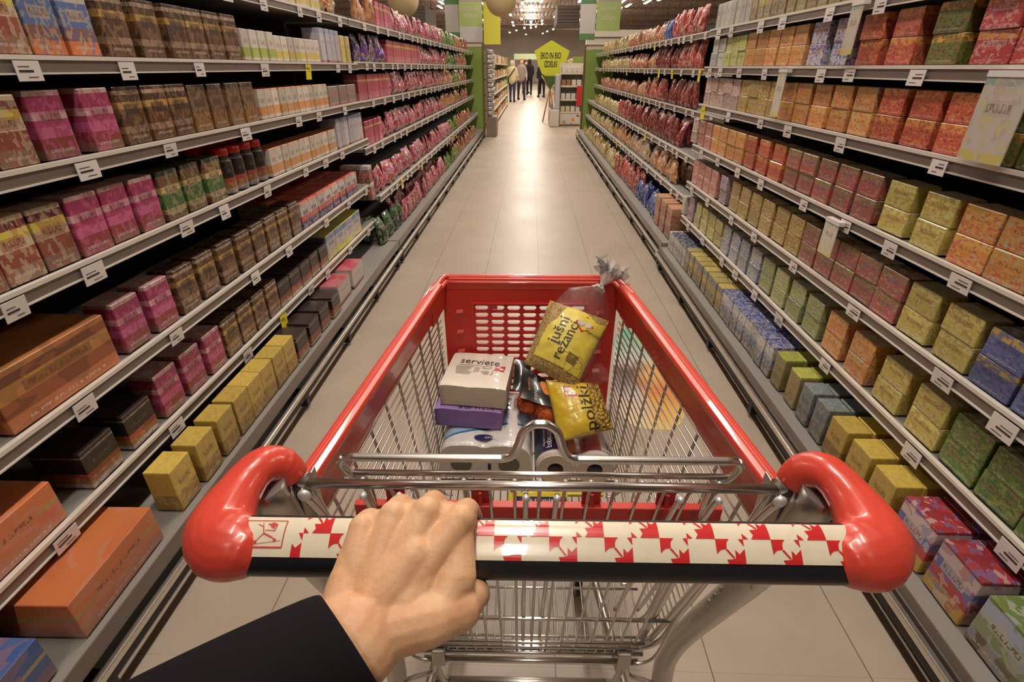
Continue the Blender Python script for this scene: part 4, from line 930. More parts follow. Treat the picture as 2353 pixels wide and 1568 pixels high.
def logo(mb, surf, cx_, cy_, sz, ang=0, mi_r=0, mi_w=1):
    c, s_ = math.cos(ang), math.sin(ang)
    T = lambda p: surf(cx_ + (p[0] * c - p[1] * s_) * sz, cy_ + (p[0] * s_ + p[1] * c) * sz)
    q = lambda P, mi, k: mb.add([T(p) + Vector((0, 0, 0)) for p in P], [tuple(range(len(P)))], mi)
    q([(-.5, -.5), (.5, -.5), (.5, .5), (-.5, .5)], mi_r, 0)
    up_ = Vector((0, 0, .0005)) if True else 0
    for (ax, ay) in ((-.2, .17), (.2, -.17)):
        P = [(ax + (.22 + .07 * (k % 2)) * math.cos(k * math.pi / 6), ay + (.19 + .06 * (k % 2)) * math.sin(k * math.pi / 6)) for k in range(12)]
        mb.add([T(p) + logo_n * .0005 for p in P], [tuple(range(12))], mi_w)
    P = [(-.1, .06), (.1, -.16), (.16, -.1), (-.04, .12)]
    mb.add([T(p) + logo_n * .0005 for p in P], [tuple(range(4))], mi_w)
logo_n = Vector((0, 0, 1))
logored = mat('logo_red', C(212, 44, 42), .35, coat=.3); logow = mat('logo_white', C(228, 214, 206), .4, coat=.3); greyink = mat('grey_ink', C(176, 166, 148), .5); ink2 = mat('brown_black_ink', C(60, 48, 42), .5)
def write_white(t, surf):
    mb = MB(); v, f = text_geo('serviete', .031, .0); wd = max(p[0] for p in v)
    put_text(mb, 'serviete', .031, surf, (-.047, .021), R(-3), 0, sx=.090 / wd); tag(mb.build('title_lettering', ink2, t), 'dark lettering reading serviete')
    mb = MB(); logo(mb, surf, .047, .005, .0215, R(-3)); mb.build('red_logo', [logored, logow], t)
    mb = MB(); put_text(mb, 'Mercator', .0055, surf, (.0335, -.026), R(84), 0); mb.build('brand_lettering', ink, t)
    mb = MB()
    for k in range(14): y = .008 - k * .0024; mb.add([surf(-.052 + k * .0004, y), surf(-.012 - (k * 37 % 9) * .0012, y - .001), surf(-.012 - (k * 37 % 9) * .0012, y - .0001), surf(-.052 + k * .0004, y + .0009)], [(0, 1, 2, 3)])
    for k in range(9): x = -.010 + k * .0014; mb.add([surf(x, -.014), surf(x + .0007, -.014), surf(x + .0017, .005), surf(x + .001, .005)], [(0, 1, 2, 3)])
    n = 18
    mb.add([surf(.018 + r_ * math.cos(2*math.pi*k/n) * 1.6, .006 + r_ * math.sin(2*math.pi*k/n)) for r_ in (.0045, .0065) for k in range(n)], [(k, (k+1)%n, n+(k+1)%n, n+k) for k in range(n)])
    for q in range(3): mb.add([surf(.006 + q*.004, -.012 - q * .005), surf(.026, -.0125 - q * .005), surf(.026, -.0105 - q * .005), surf(.006 + q*.004, -.010 - q * .005)], [(0, 1, 2, 3)])
    mb.add([surf(-.046, .013), surf(.006, .011), surf(.006, .0125), surf(-.046, .0165)], [(0, 1, 2, 3)])
    mb.build('small_print', greyink, t)
def write_purple(t, surf):
    mb = MB(); put_text(mb, 's', .024, surf, (-.022, -.0655), 0, 0); put_text(mb, 'erviete', .024, surf, (-.010, -.0655), 0, 0); mb.build('title_lettering', ink2, t)
white_top = noisy(mat('cream_napkin', C(232, 222, 204), .45, coat=.5), C(234, 226, 210), 30, .05)
bump(white_top, noisen(white_top, coords(white_top), 16, 2), .35, .006)
purple_top = noisy(mat('lilac_napkin', C(160, 128, 190), .4, coat=.5), C(166, 134, 196), 30, .08)
bump(purple_top, noisen(purple_top, coords(purple_top), 16, 2), .35, .006)
napkin('napkin_pack', 'lilac paper napkin pack lying under the cream napkin pack', 'napkins', (-.116, .952, FL_Z + .1045), R(-5), .142, .0475, purple_top, side_layers('lilac_napkin_edges', C(136, 104, 164)), write_purple)
napkin('napkin_pack', 'cream paper napkin pack lettered serviete on top of the lilac pack', 'napkins', (-.104, .960, FL_Z + .1535), R(-6), .140, .052, white_top, side_layers('cream_napkin_edges', C(214, 202, 176)), write_white)

# kitchen towel rolls
wrap_m = mat('navy_red_roll_wrapper', C(40, 40, 78), .25, coat=.8)
_c = coords(wrap_m); _s = N(wrap_m, 'ShaderNodeSeparateXYZ'); L(wrap_m, _c, _s.inputs[0])
_k = mathn(wrap_m, 'ADD', _s.outputs[0], mathn(wrap_m, 'MULTIPLY', _s.outputs[1], .25))
_r = ramp(wrap_m, mathn(wrap_m, 'DIVIDE', mathn(wrap_m, 'ADD', _s.outputs[0], .09), .18), [(0, C(36, 36, 74)), (.42, C(206, 120, 60)), (.5, C(150, 40, 40)), (.68, C(176, 60, 50)), (.8, C(216, 206, 200))])
L(wrap_m, _r, bsdf(wrap_m).inputs['Base Color']); bump(wrap_m, noisen(wrap_m, _c, 30, 3), .4, .006)
kt = thing('kitchen_towel_pack', 'film pack of kitchen towel rolls with a navy wrapper lettered papirna', 'kitchen towels', (.107, .822, FL_Z))
for sx in (-1, 1): roll(kt, sx * .0415, 0, .21, .0435, .0415, .0165, paper_side, paper_end)
mb = MB(); pr = []
for sx in (-1, 1):
    rng = range(170, 44, -9) if sx < 0 else range(128, 2, -9)
    for a in rng: pr.append((sx * .0415 + .0432 * math.cos(R(a)), .0435 + .0432 * math.sin(R(a))))
m_ = len(pr)
mb.add([(x, y, z + .001 * noise.noise(Vector((x * 60, y * 60, 0)))) for y in (.016, .06, .11, .16, .205) for x, z in pr], [(j*m_+k, j*m_+k+1, (j+1)*m_+k+1, (j+1)*m_+k) for j in range(4) for k in range(m_ - 1)], 0, True)
mb.build('printed_wrapper', wrap_m, kt)
mb = MB()
def towel_surf(a, b):      # around the left roll
    an = R(112) - b / .0436; return Vector((-.0415 + .0440 * math.cos(an + R(0)), a, .0435 + .0440 * math.sin(an)))
put_text(mb, 'papirna', .019, towel_surf, (.022, 0), 0, 0); put_text(mb, 'papirnate brisače', .008, towel_surf, (.030, -.010), 0, 0)
for i_, v_ in enumerate(mb.v): pass
mb.build('title_lettering', paper_side, kt)
mb = MB()
put_text(mb, '2x', .024, lambda x, y: Vector((.0415 + .0443 * math.cos(R(60) - x / .044), .028 + y, .0435 + .0443 * math.sin(R(60) - x / .044))), (.0, 0), 0, 0); mb.build('count_lettering', ink, kt)
fm = MB(); pr = []
for sx in (-1, 1):
    rng = range(190, 40, -10) if sx < 0 else range(130, -12, -10)
    for a in rng: pr.append((sx * .0415 + .0452 * math.cos(R(a)), .0445 + .0448 * math.sin(R(a))))
m_ = len(pr)
fm.add([(x * (1 if y > 0 else .98), y, z) for y in (-.003, .0, .1, .212) for x, z in pr], [(j*m_+k, j*m_+k+1, (j+1)*m_+k+1, (j+1)*m_+k) for j in range(3) for k in range(m_ - 1)], 0, True)
fm.build('clear_wrap', film, kt)

# generic filled bag laid between four measured corner points
def bag_frame(bl, br, tr, tl, thick, seed=1, crease=.002):
    n_ = ((br - bl).cross(tl - bl)).normalized()
    if n_.dot(CAM - bl) < 0: n_ = -n_
    W, H = (br - bl).length, (tl - bl).length
    def P(u, v, side=1, off=0.0, sc=1.0):
        uu, vv = .5 + (u - .5) * sc, .5 + (v - .5) * sc
        base = bl * (1-uu) * (1-vv) + br * uu * (1-vv) + tr * uu * vv + tl * (1-uu) * vv
        cu, cv = min(max(u, 0), 1), min(max(v, 0), 1)
        h = thick / 2 * (max(0, math.sin(math.pi * cu)) ** .5) * (max(0, math.sin(math.pi * cv)) ** .45)
        wr = crease * noise.noise(Vector((u * 6, v * 7, seed)))
        return base + n_ * side * (h + wr + off)
    return P, n_, W, H
def pillow(P, mats, name, parent, off=0.0, sc=1.0, n=18):
    mb = MB()
    for s in (1, -1):
        vs = [P(i / n, j / n, s, off, sc) for j in range(n+1) for i in range(n+1)]
        fs = [(j*(n+1)+i, j*(n+1)+i+1, (j+1)*(n+1)+i+1, (j+1)*(n+1)+i) for j in range(n) for i in range(n)]
        mb.add(vs, fs if s > 0 else [tuple(reversed(f)) for f in fs], 0, True)
    return mb.build(name, mats, parent)
def sheet(P, poly, mats, name, parent, off, n=16):
    """a paper sheet of outline poly (u, v), following the bag"""
    mb = MB(); us = [p[0] for p in poly]; vs_ = [p[1] for p in poly]
    def inside(u, v):
        c = False
        for (a, b), (c_, d) in zip(poly, poly[1:] + poly[:1]):
            if (b > v) != (d > v) and u < (c_ - a) * (v - b) / (d - b) + a: c = not c
        return c
    u0, u1, v0, v1 = min(us), max(us), min(vs_), max(vs_); nn = 60
    idx = {}
    for j in range(nn):
        for i in range(nn):
            if inside(u0 + (i + .5) * (u1 - u0) / nn, v0 + (j + .5) * (v1 - v0) / nn):
                q = []
                for a, b in ((i, j), (i+1, j), (i+1, j+1), (i, j+1)):
                    if (a, b) not in idx:
                        idx[(a, b)] = len(mb.v); u, v = u0 + a * (u1 - u0) / nn, v0 + b * (v1 - v0) / nn; mb.v.append(tuple(P(u, v, 1, off)))
                    q.append(idx[(a, b)])
                mb.f.append(tuple(q)); mb.m.append(0); mb.sm.append(True)
    return mb.build(name, mats, parent)
def local_parent(t):   # children are modelled in place: undo the empty's transform
    t.matrix_basis = Matrix.Translation(t.location)
noodle_m = mat('thin_noodles', C(206, 170, 84), .5)
_c = coords(noodle_m); _wv = N(noodle_m, 'ShaderNodeTexNoise'); _wv.inputs['Scale'].default_value = 60; _wv.inputs['Detail'].default_value = 4; _wv.inputs['Distortion'].default_value = 6; L(noodle_m, _c, _wv.inputs['Vector'])
L(noodle_m, ramp(noodle_m, _wv.outputs[0], [(.36, C(140, 100, 40)), (.5, C(206, 174, 90)), (.62, C(226, 198, 120))], 'LINEAR'), bsdf(noodle_m).inputs['Base Color']); bump(noodle_m, _wv.outputs[0], 1.0, .006)
pasta_m = mat('snail_pasta', C(200, 164, 60), .4)
_c = coords(pasta_m); _v = N(pasta_m, 'ShaderNodeTexVoronoi'); _v.inputs['Scale'].default_value = 130; L(pasta_m, _c, _v.inputs['Vector'])
L(pasta_m, ramp(pasta_m, _v.outputs[0], [(.1, C(214, 180, 76)), (.55, C(200, 160, 60)), (.85, C(120, 84, 26))], 'LINEAR'), bsdf(pasta_m).inputs['Base Color']); bump(pasta_m, mathn(pasta_m, 'SUBTRACT', 1.0, _v.outputs[0]), 1.0, .008)
yel_label = noisy(mat('yellow_paper_label', C(240, 210, 70), .4, coat=.3), C(248, 226, 84), 12, .12); bump(yel_label, noisen(yel_label, coords(yel_label), 30, 2), .35, .006)
yel_bag = noisy(mat('yellow_printed_film', C(240, 200, 46), .3, coat=.5), C(246, 212, 58), 12, .12); bump(yel_bag, noisen(yel_bag, coords(yel_bag), 30, 2), .5, .008)
faint = mat('faint_label_drawing', C(206, 168, 52), .4)
def child(o, t):
    o.parent = t; o.matrix_parent_inverse = t.matrix_basis.inverted()
def base_thing(name, label, cat, pts):
    c = sum(pts, Vector()) / len(pts); return thing(name, label, cat, (c.x, c.y, min(p.z for p in pts)))
def place(o, t): o.location = -Vector(t.location); return o

# soup noodle bag leaning in the far right corner
bl, br, tr, tl = und(1205, 834, 1.085), und(1320, 896, 1.075), und(1400, 738, 1.10), und(1264, 690, 1.115)
P1, n1, W1, H1 = bag_frame(bl, br, tr, tl, .06, 3)
nb = base_thing('noodle_bag', 'clear tied bag of thin noodles with yellow label lettered jušni režanci', 'noodle bag', [bl, br, tr, tl])
place(pillow(P1, noodle_m, 'noodles', nb), nb)
place(sheet(P1, [(.09,.16),(1.0,.14),(1.0,.92),(.86,.88),(.72,.93),(.60,.98),(.38,1.0),(.30,.97),(.22,.74),(.12,.6)], yel_label, 'paper_label', nb, .0014), nb)
def lab1(a, b, off=.0028): return P1(a, b, 1, off)
mb = MB()
def vtext(mb, body, P, u0, v0, length, size, off, W, H, mi=0, lean=0.0):
    v, f = text_geo(body, size, 0); wd = max(p[0] for p in v); k = length / wd
    mb.add([P(u0 - y / W + lean * x * k / H, v0 + x * k / H, 1, off) for x, y in v], f, mi)
vtext(mb, 'jušni', P1, .37, .40, H1 * .40, .030, .003, W1, H1, lean=.12); vtext(mb, 'režanci', P1, .53, .22, H1 * .56, .030, .003, W1, H1, lean=.12)
place(tag(mb.build('title_lettering', ink, nb), 'black lettering reading jušni režanci'), nb)
mb = MB(); logo_n = n1; logo(mb, lambda x, y: P1(x / W1, y / H1, 1, .0024), W1 * .665, H1 * .80, .027, R(45)); place(mb.build('red_logo', [logored, logow], nb), nb)
mb = MB()
v, f = text_geo('Mercator', .009, 0); mb.add([P1(.72 + x / W1, .70 + y / H1, 1, .003) for x, y in v], f)
for k in range(6): a = .52 + .028 * (k % 3); b = .40 + k * .022; mb.add([P1(u, v, 1, .003) for u, v in ((.62, b - .14), (.62 + a * .35, b - .16), (.62 + a * .35, b - .150), (.62, b - .130))], [(0, 1, 2, 3)])
place(mb.build('small_print', ink, nb), nb)
mb = MB(); n = 22
for (uu, vv, ru, rv) in ((.62, .3, .17, .13), (.80, .27, .16, .14), (.83, .36, .1, .08)):
    mb.add([P1(uu + ru * k_ * math.cos(2*math.pi*k/n), vv + rv * k_ * math.sin(2*math.pi*k/n) - .06, 1, .0024) for k_ in (1, .93) for k in range(n)], [(k, (k+1)%n, n+(k+1)%n, n+k) for k in range(n)])
place(mb.build('label_drawing', faint, nb), nb)
# film sleeve, neck, tie and plume
mb = MB(); tie = und(1383, 655, 1.10); cen = (bl + br + tr + tl) / 4; topm = (tr + tl) / 2; botm = (bl + br) / 2
ax = [botm + (botm - cen) * .04, botm * .8 + topm * .2, cen, botm * .2 + topm * .8, topm * .6 + tie * .4, topm * .25 + tie * .75, tie, tie + (und(1400, 630, 1.10) - tie), und(1408, 608, 1.09)]
rx = [.058, .066, .069, .068, .050, .022, .0035, .020, .034]; ry = [.25, .42, .46, .52, .55, .7, 1, .6, .4]
seg = 30; vs = []
uu = (br - bl).normalized()
for i, (c0, r_) in enumerate(zip(ax, rx)):
    for q in range(1 if i == len(ax) - 1 else 3):
        f = q / 3; cc = c0.lerp(ax[min(i+1, len(ax)-1)], f); rr = r_ * (1-f) + rx[min(i+1, len(ax)-1)] * f; yy = ry[i] * (1-f) + ry[min(i+1, len(ax)-1)] * f
        for k in range(seg):
            a = 2 * math.pi * k / seg; pleat = 1 + (.10 if i >= 4 else .03) * math.sin(k * 4.2 + i) + (.12 if i > 6 else .03) * noise.noise(Vector((k * .9, i * 3 + f, 1)))
            vs.append(cc + uu * rr * math.cos(a) * pleat + n1 * rr * yy * math.sin(a) * pleat + (Vector((noise.noise(Vector((k * .7, i * 2 + f * 2, 5))), noise.noise(Vector((k * .7, i * 2 + f * 2, 9))), noise.noise(Vector((k * .7, i * 2 + f * 2, 13))))) * (.022 if i > 6 else .004) if i > 4 else Vector()))
nr = len(vs) // seg
mb.add(vs, [(i*seg+k, i*seg+(k+1)%seg, (i+1)*seg+(k+1)%seg, (i+1)*seg+k) for i in range(nr - 1) for k in range(seg)], 0, True)
for fi in range(len(mb.f)):
    if fi // seg >= 16: mb.m[fi] = 1
slv = place(tag(mb.build('clear_sleeve', [film_crinkle, film_milky], nb), 'clear film sleeve gathered to a tied plume'), nb)
mb = MB(); M = (tie - topm).to_track_quat('Z', 'Y').to_matrix().to_4x4()
mb.tube([tie + M @ Vector((.0045 * math.cos(a), .0045 * math.sin(a), .0006 * a)) for a in [k * .6 for k in range(22)]], .0011, 5); place(mb.build('tie', paper_side, nb), nb)

# snail pasta bag
bl, br, tr, tl = und(1286, 1016, 1.045), und(1410, 986, 1.055), und(1374, 882, 1.095), und(1254, 874, 1.085)
P2, n2, W2, H2 = bag_frame(bl, br, tr, tl, .05, 8)
pb = base_thing('pasta_bag', 'yellow bag of small pasta lettered polžki lying across the kitchen rolls', 'pasta bag', [bl, br, tr, tl])
place(pillow(P2, pasta_m, 'pasta', pb), pb)
place(sheet(P2, [(.0, .0), (.64, .0), (.70, .5), (.74, .97), (.0, 1.0)], yel_bag, 'printed_panel', pb, .0013), pb)
mb = MB(); vtext(mb, 'polžki', P2, .69, .04, H2 * .84, .036, .003, W2, H2, lean=.04); place(tag(mb.build('title_lettering', ink, pb), 'black lettering reading polžki'), pb)
mb = MB(); logo_n = n2; logo(mb, lambda x, y: P2(x / W2, y / H2, 1, .0022), W2 * .38, H2 * .78, .026, R(-4)); place(mb.build('red_logo', [logored, logow], pb), pb)
place(pillow(P2, film, 'clear_wrap', pb, .0045, 1.07), pb)
mb = MB()      # gathered film tail behind the bag
vs = []
for j in range(5):
    f = j / 4; c0 = tr.lerp(und(1362, 838, 1.12), f) ; 
    for i in range(9): g = i / 8 - .5; vs.append(c0 + (br - bl).normalized() * g * (.07 - .03 * f) + n2 * (.01 * noise.noise(Vector((i, j, 2)))))
mb.add(vs, [(j*9+i, j*9+i+1, (j+1)*9+i+1, (j+1)*9+i) for j in range(4) for i in range(8)], 0, True); place(mb.build('film_tail', film_crinkle, pb), pb)

# mandarins in a net with black card labels
orange_m = mat('mandarin_peel', C(226, 110, 36), .4); bump(orange_m, noisen(orange_m, coords(orange_m), 120, 2), .4, .001); noisy(orange_m, C(228, 112, 36), 20, .2)
net_m = mat('red_net', C(150, 44, 30), .6)
nt = thing('mandarin_net', 'red net sack with black card labels holding the mandarins', 'net sack', (.03, .945, .70))
spots_ = [((1258, 943), 1.10, .0285, 'largest mandarin in front at the trolley centre'), ((1217, 925), 1.125, .027, 'mandarin at the left of the net, half under the black card'), ((1288, 905), 1.15, .027, 'mandarin behind the yellow pasta bag'), ((1248, 895), 1.16, .027, 'mandarin hidden highest under the black card')]
netb = MB()
for i, ((px, py), d, r_, lab) in enumerate(spots_):
    c0 = und(px, py, d); rz = R(30 * i)
    t = thing('mandarin', lab, 'mandarin', (c0.x, c0.y, c0.z - r_), 0)
    mb = MB(); mb.ball((0, 0, r_), r_, 0, 28, 18, sz=.9); mb.build('peel', orange_m, t)
    M = Matrix.Rotation(R(60), 3, 'X') @ Matrix.Rotation(R(20), 3, 'Y'); dirn = M @ Vector((0, 0, 1))
    mb = MB(); mb.ball(Vector((0, 0, r_)) + dirn * r_ * .93, .0032, 0, 8, 5); tag(mb.build('stem_button', mat('stem_green', C(96, 110, 60), .8) if i == 0 else bpy.data.materials['stem_green'], t), 'green stem button')
    nn = 11
    for q in range(nn):
        for sg in (-1, 1):
            pts = []
            for k in range(13):
                th = R(8 + 164 * k / 12); ph = 2 * math.pi * q / nn + sg * th * .9
                p = Vector((math.sin(th) * math.cos(ph), math.sin(th) * math.sin(ph), math.cos(th) * .9)) * (r_ + .0009); pts.append(c0 + M @ p - Vector(nt.location))
            netb.tube(pts, .0009, 4, cap=False)
netb.build('netting', net_m, nt)
cardm = mat('black_glossy_card', (.012, .012, .013), .25, coat=.8)
def card(name, pts, parent):
    c0 = Vector(parent.location); n_ = (pts[1] - pts[0]).cross(pts[3] - pts[0]).normalized()
    if n_.dot(CAM - pts[0]) < 0: n_ = -n_
    S = lambda u, v, off=0: pts[0]*(1-u)*(1-v) + pts[1]*u*(1-v) + pts[2]*u*v + pts[3]*(1-u)*v + n_ * (off + .006 * math.sin(math.pi * u) * math.sin(math.pi * v)) - c0
    mb = MB(); n = 8
    for o in (0, -.0012):
        fs = [(j*(n+1)+i, j*(n+1)+i+1, (j+1)*(n+1)+i+1, (j+1)*(n+1)+i) for j in range(n) for i in range(n)]
        mb.add([S(i/n, j/n, o) for j in range(n+1) for i in range(n+1)], fs if o == 0 else [tuple(reversed(f)) for f in fs], 0, True)
    return mb.build(name, cardm, parent), S
kd, S = card('card_label', [und(1197, 914, 1.075), und(1271, 938, 1.065), und(1264, 878, 1.09), und(1201, 842, 1.115)], nt)
tag(kd, 'black card label with white lettering and an orange slice')
mb = MB(); v, f = text_geo('clementinakis', .012, 0); wd = max(p[0] for p in v)
mb.add([S(.42 + y * 16, .92 - x / wd * .85, .0012) for x, y in v], f, 0)
n = 18; mb.add([S(.80 + .17 * math.cos(2*math.pi*k/n) * (1 + .2 * math.sin(k)), .62 + .24 * math.sin(2*math.pi*k/n), .001) for k in range(n)], [tuple(range(n))], 1)
v, f = text_geo('cuore', .009, 0); wd = max(p[0] for p in v); mb.add([S(.22 + y * 16, .7 - x / wd * .4, .0012) for x, y in v], f, 1)
mb.build('card_print', [logow, mat('orange_print', C(232, 140, 40), .4)], kd)
k2, S = card('card_label', [und(1178, 895, 1.13), und(1212, 905, 1.13), und(1222, 832, 1.16), und(1184, 826, 1.16)], nt)
tag(k2, 'plain black back card')
# flat packet on the basket floor
fp = thing('flour_packet', 'flat yellow packet with a navy panel at the rear of the trolley floor', 'packet', (.062, .79, .6015), R(.5))
fpm = mat('yellow_packet', C(226, 206, 60), .3, coat=.5); fnm = mat('navy_panel', C(36, 34, 70), .3, coat=.6)
MB().box((-.095, -.028, 0), (.030, .006, .012)).build('packet_body', fpm, fp, bevel=.003)
MB().box((-.055, .004, .0), (.105, .026, .010)).build('packet_flap', fpm, fp, bevel=.003)
mb = MB(); mb.box((-.078, -.026, .0122), (.026, -.008, .0128)); 
put_text(mb, 'nba ta vula', .0150, lambda x, y: Vector((x, y, .0133)), (-.066, -.0225), 0, 1, sx=1.0); mb.build('navy_panel', [fnm, paper_side], fp)
mb = MB(); put_text(mb, 'RUMENO ŽITO', .0145, lambda x, y: Vector((x, y, .0106)), (-.045, .010), 0, 0, extra=.0003); mb.build('red_lettering', inkred, fp)

# ---------------------------------------------------------------- the person's arm and left hand
skin = mat('skin', C(206, 158, 120), .5, sub=.12)
_c = coords(skin); _b = ramp(skin, noisen(skin, _c, 26, 4, .6), [(.3, C(206, 150, 112)), (.5, C(220, 172, 132)), (.72, C(230, 188, 148))], 'LINEAR')
L(skin, _b, bsdf(skin).inputs['Base Color']); _h = mathn(skin, 'ADD', noisen(skin, _c, 320, 3, .6), mathn(skin, 'MULTIPLY', noisen(skin, _c, 60, 3, .6), 1.5)); bump(skin, _h, .22, .0016)
person = thing('person', 'person in a black sleeve whose left hand grips the trolley handle', 'person', (-.12, .22, .95))
V = Vector
I_, Mi, Ri, Pi = V((-.0495, .287, 1.086)), V((-.0765, .2895, 1.0905)), V((-.1025, .287, 1.0885)), V((-.1255, .279, 1.082))
wr = V((-.113, .224, 1.046))
nrm = V((0, -.6, .8))
mb = MB()
for a, cpl, r0, r1 in ((I_, V((-.098, .232, 1.050)), .0108, .0115), (Mi, V((-.107, .232, 1.051)), .0105, .0118), (Ri, V((-.117, .232, 1.050)), .0105, .0112), (Pi, V((-.126, .234, 1.048)), .0108, .0108)):
    mid = a.lerp(cpl, .5) + nrm * .0025
    mb.tube([cpl, mid, a], [.016, r0 + .0022, r1 + .0004], 14, smooth_path=4); mb.ball(a + nrm * .0005, r1 + .0004, seg=14, rings=10)
    lowa, lowb = a - nrm * .013, cpl - nrm * .006
    mb.capsule(lowb, lowa, .015, .0125)
# flesh between metacarpals and the webs
for a, b in ((I_, Mi), (Mi, Ri), (Ri, Pi)):
    c0 = (a + b) / 2 - nrm * .0035; mb.capsule(c0 + V((0, -.012, -.008)), (a + b) / 2 + (wr - (a + b) / 2) * .7 - nrm * .002, .0105, .0135)
for a, b in ((I_, Mi), (Mi, Ri), (Ri, Pi)):      # skin between the tendons on the back
    c0 = (a + b) / 2; mb.capsule(c0 + V((0, -.010, -.0085)), c0 + (wr + V((0, .004, .004)) - c0) * .75, .0118, .0150)
mb.capsule(V((-.082, .262, 1.074)), V((-.105, .236, 1.055)), .0165, .019)
for a, b in ((I_, Mi), (Mi, Ri), (Ri, Pi)):      # webs
    c0 = (a + b) / 2; mb.capsule(c0 + V((0, .002, -.004)), c0 + V((0, .019, -.018)), .0108, .0098)
# hypothenar, thenar and thumb
mb.capsule(Pi - nrm * .006, V((-.1305, .246, 1.060)), .0125, .0145); mb.capsule(V((-.1305, .246, 1.060)), V((-.130, .226, 1.044)), .0155, .021)
mb.capsule(V((-.104, .222, 1.043)), V((-.066, .232, 1.045)), .0225, .0205); mb.capsule(V((-.066, .232, 1.045)), V((-.048, .243, 1.039)), .0195, .0175)
mb.capsule(V((-.048, .243, 1.039)), V((-.038, .268, 1.022)), .0165, .0118); mb.capsule(V((-.037, .268, 1.020)), V((-.045, .300, 1.006)), .0112, .0088)
mb.capsule(V((-.051, .284, 1.076)), V((-.0505, .256, 1.057)), .0118, .0158); mb.capsule(V((-.053, .256, 1.058)), V((-.060, .240, 1.047)), .015, .016)
mb.capsule(V((-.075, .262, 1.066)), V((-.085, .238, 1.052)), .016, .018)
# wrist and forearm
mb.tube([V((-.110, .232, 1.048)), wr, V((-.120, .213, 1.043)), V((-.145, .195, 1.036)), V((-.19, .165, 1.026))], [.024, .027, .0285, .030, .031], 18, flat=1.22, up=(.1, -.6, .8), smooth_path=3)
# fingers round the bar
for a, dx, ln in ((I_, .004, 1.0), (Mi, .001, 1.06), (Ri, -.001, 1.02), (Pi, -.003, .88)):
    p1 = a + V((dx, .035 * ln, -.037)); p2 = V((p1.x - .001, .3345, 1.026)); p3 = V((p1.x - .002, .313, 1.008))
    mb.tube([a, a.lerp(p1, .5) + V((0, .006, .004)), p1, (p1 + p2) / 2 + V((0, .002, 0)), p2, p3, p3 + V((0, -.007, .001))], [.0112, .0098, .0096, .0088, .0086, .008, .006], 12, smooth_path=4)
    mb.ball(p1, .0098, seg=12, rings=8)
# extensor tendon to the index finger
mb.tube([V((-.054, .283, 1.0945)), V((-.066, .268, 1.0845)), V((-.084, .248, 1.0735))], [.003, .0045, .003], 8)
hand = mb.build('hand', skin, person); remesh(hand, .0012, 14, .6); place(hand, person)
cloth = mat('black_knit', (.009, .0075, .010), .95, spec=.15); bump(cloth, noisen(cloth, coords(cloth), 500, 2), .3, .001)
mb = MB(); pth = [V((-.1195, .2125, 1.044)), V((-.124, .208, 1.043)), V((-.140, .197, 1.039)), V((-.165, .180, 1.033)), V((-.195, .160, 1.026)), V((-.232, .135, 1.016)), V((-.29, .09, 1.0)), V((-.36, .03, .985)), V((-.42, -.05, .985)), V((-.43, -.14, 1.04)), V((-.41, -.24, 1.16)), V((-.38, -.30, 1.28))]
rs_ = [.038, .042, .0445, .0485, .055, .061, .063, .064, .066, .068, .074, .078]
seg = 36; vs = []
for i in range(len(pth)):
    a, b = pth[max(i - 1, 0)], pth[min(i + 1, len(pth) - 1)]; t_ = (b - a).normalized(); u_ = (V((.1, -.6, .8)) - t_ * V((.1, -.6, .8)).dot(t_)).normalized(); w_ = t_.cross(u_)
    for k in range(seg):
        an = 2 * math.pi * k / seg; fold = 1 + .06 * noise.noise(V((math.cos(an) * 1.5, math.sin(an) * 1.5, i * 1.1))) * min(1, i / 2)
        if i > 2: fold += .035 * math.sin(i * 2.4 + math.cos(an) * 1.5)
        vs.append(pth[i] + (u_ * math.cos(an) + w_ * math.sin(an)) * rs_[i] * fold)
mb.add(vs, [(i*seg+k, i*seg+(k+1)%seg, (i+1)*seg+(k+1)%seg, (i+1)*seg+k) for i in range(len(pth)-1) for k in range(seg)], 0, True)
mb.add(vs[-seg:], [tuple(range(seg))], 0, True)
sl = mb.build('sleeve', cloth, person); place(sl, person)
m = sl.modifiers.new('thick', 'SOLIDIFY'); m.thickness = .0022; m.offset = -1
m = sl.modifiers.new('sub', 'SUBSURF'); m.levels = m.render_levels = 2

# ---------------------------------------------------------------- sticker on the floor
stk = mat('fruit_sticker_print', C(200, 180, 150), .4)
_c = coords(stk); _s = N(stk, 'ShaderNodeSeparateXYZ'); L(stk, coords(stk, 'Generated'), _s.inputs[0])
_w = mathn(stk, 'ADD', _s.outputs[1], mathn(stk, 'MULTIPLY', mathn(stk, 'SUBTRACT', noisen(stk, _c, 5, 2), .5), .35))
_b1 = ramp(stk, _w, [(0, C(222, 196, 130)), (.15, C(232, 184, 90)), (.34, C(214, 104, 66)), (.5, C(226, 176, 80)), (.62, C(206, 206, 200)), (.74, C(120, 170, 160)), (.86, C(216, 206, 150))], 'B_SPLINE')
_b2 = ramp(stk, _w, [(0, C(226, 206, 160)), (.25, C(196, 186, 190)), (.42, C(70, 58, 50)), (.52, C(120, 100, 90)), (.6, C(214, 204, 206)), (.8, C(110, 180, 150))], 'B_SPLINE')
_m = ramp(stk, mathn(stk, 'ADD', _s.outputs[0], mathn(stk, 'MULTIPLY', mathn(stk, 'SUBTRACT', noisen(stk, _c, 4, 2), .5), .6)), [(.3, (0, 0, 0)), (.55, (1, 1, 1))], 'LINEAR')
L(stk, mixc(stk, _m, _b2, _b1), bsdf(stk).inputs['Base Color'])
mb = MB(); n = 28; P = [(.17 * math.copysign(abs(math.cos(a)) ** .6, math.cos(a)), .50 * math.copysign(abs(math.sin(a)) ** .6, math.sin(a))) for a in [2 * math.pi * k / n for k in range(n)]]
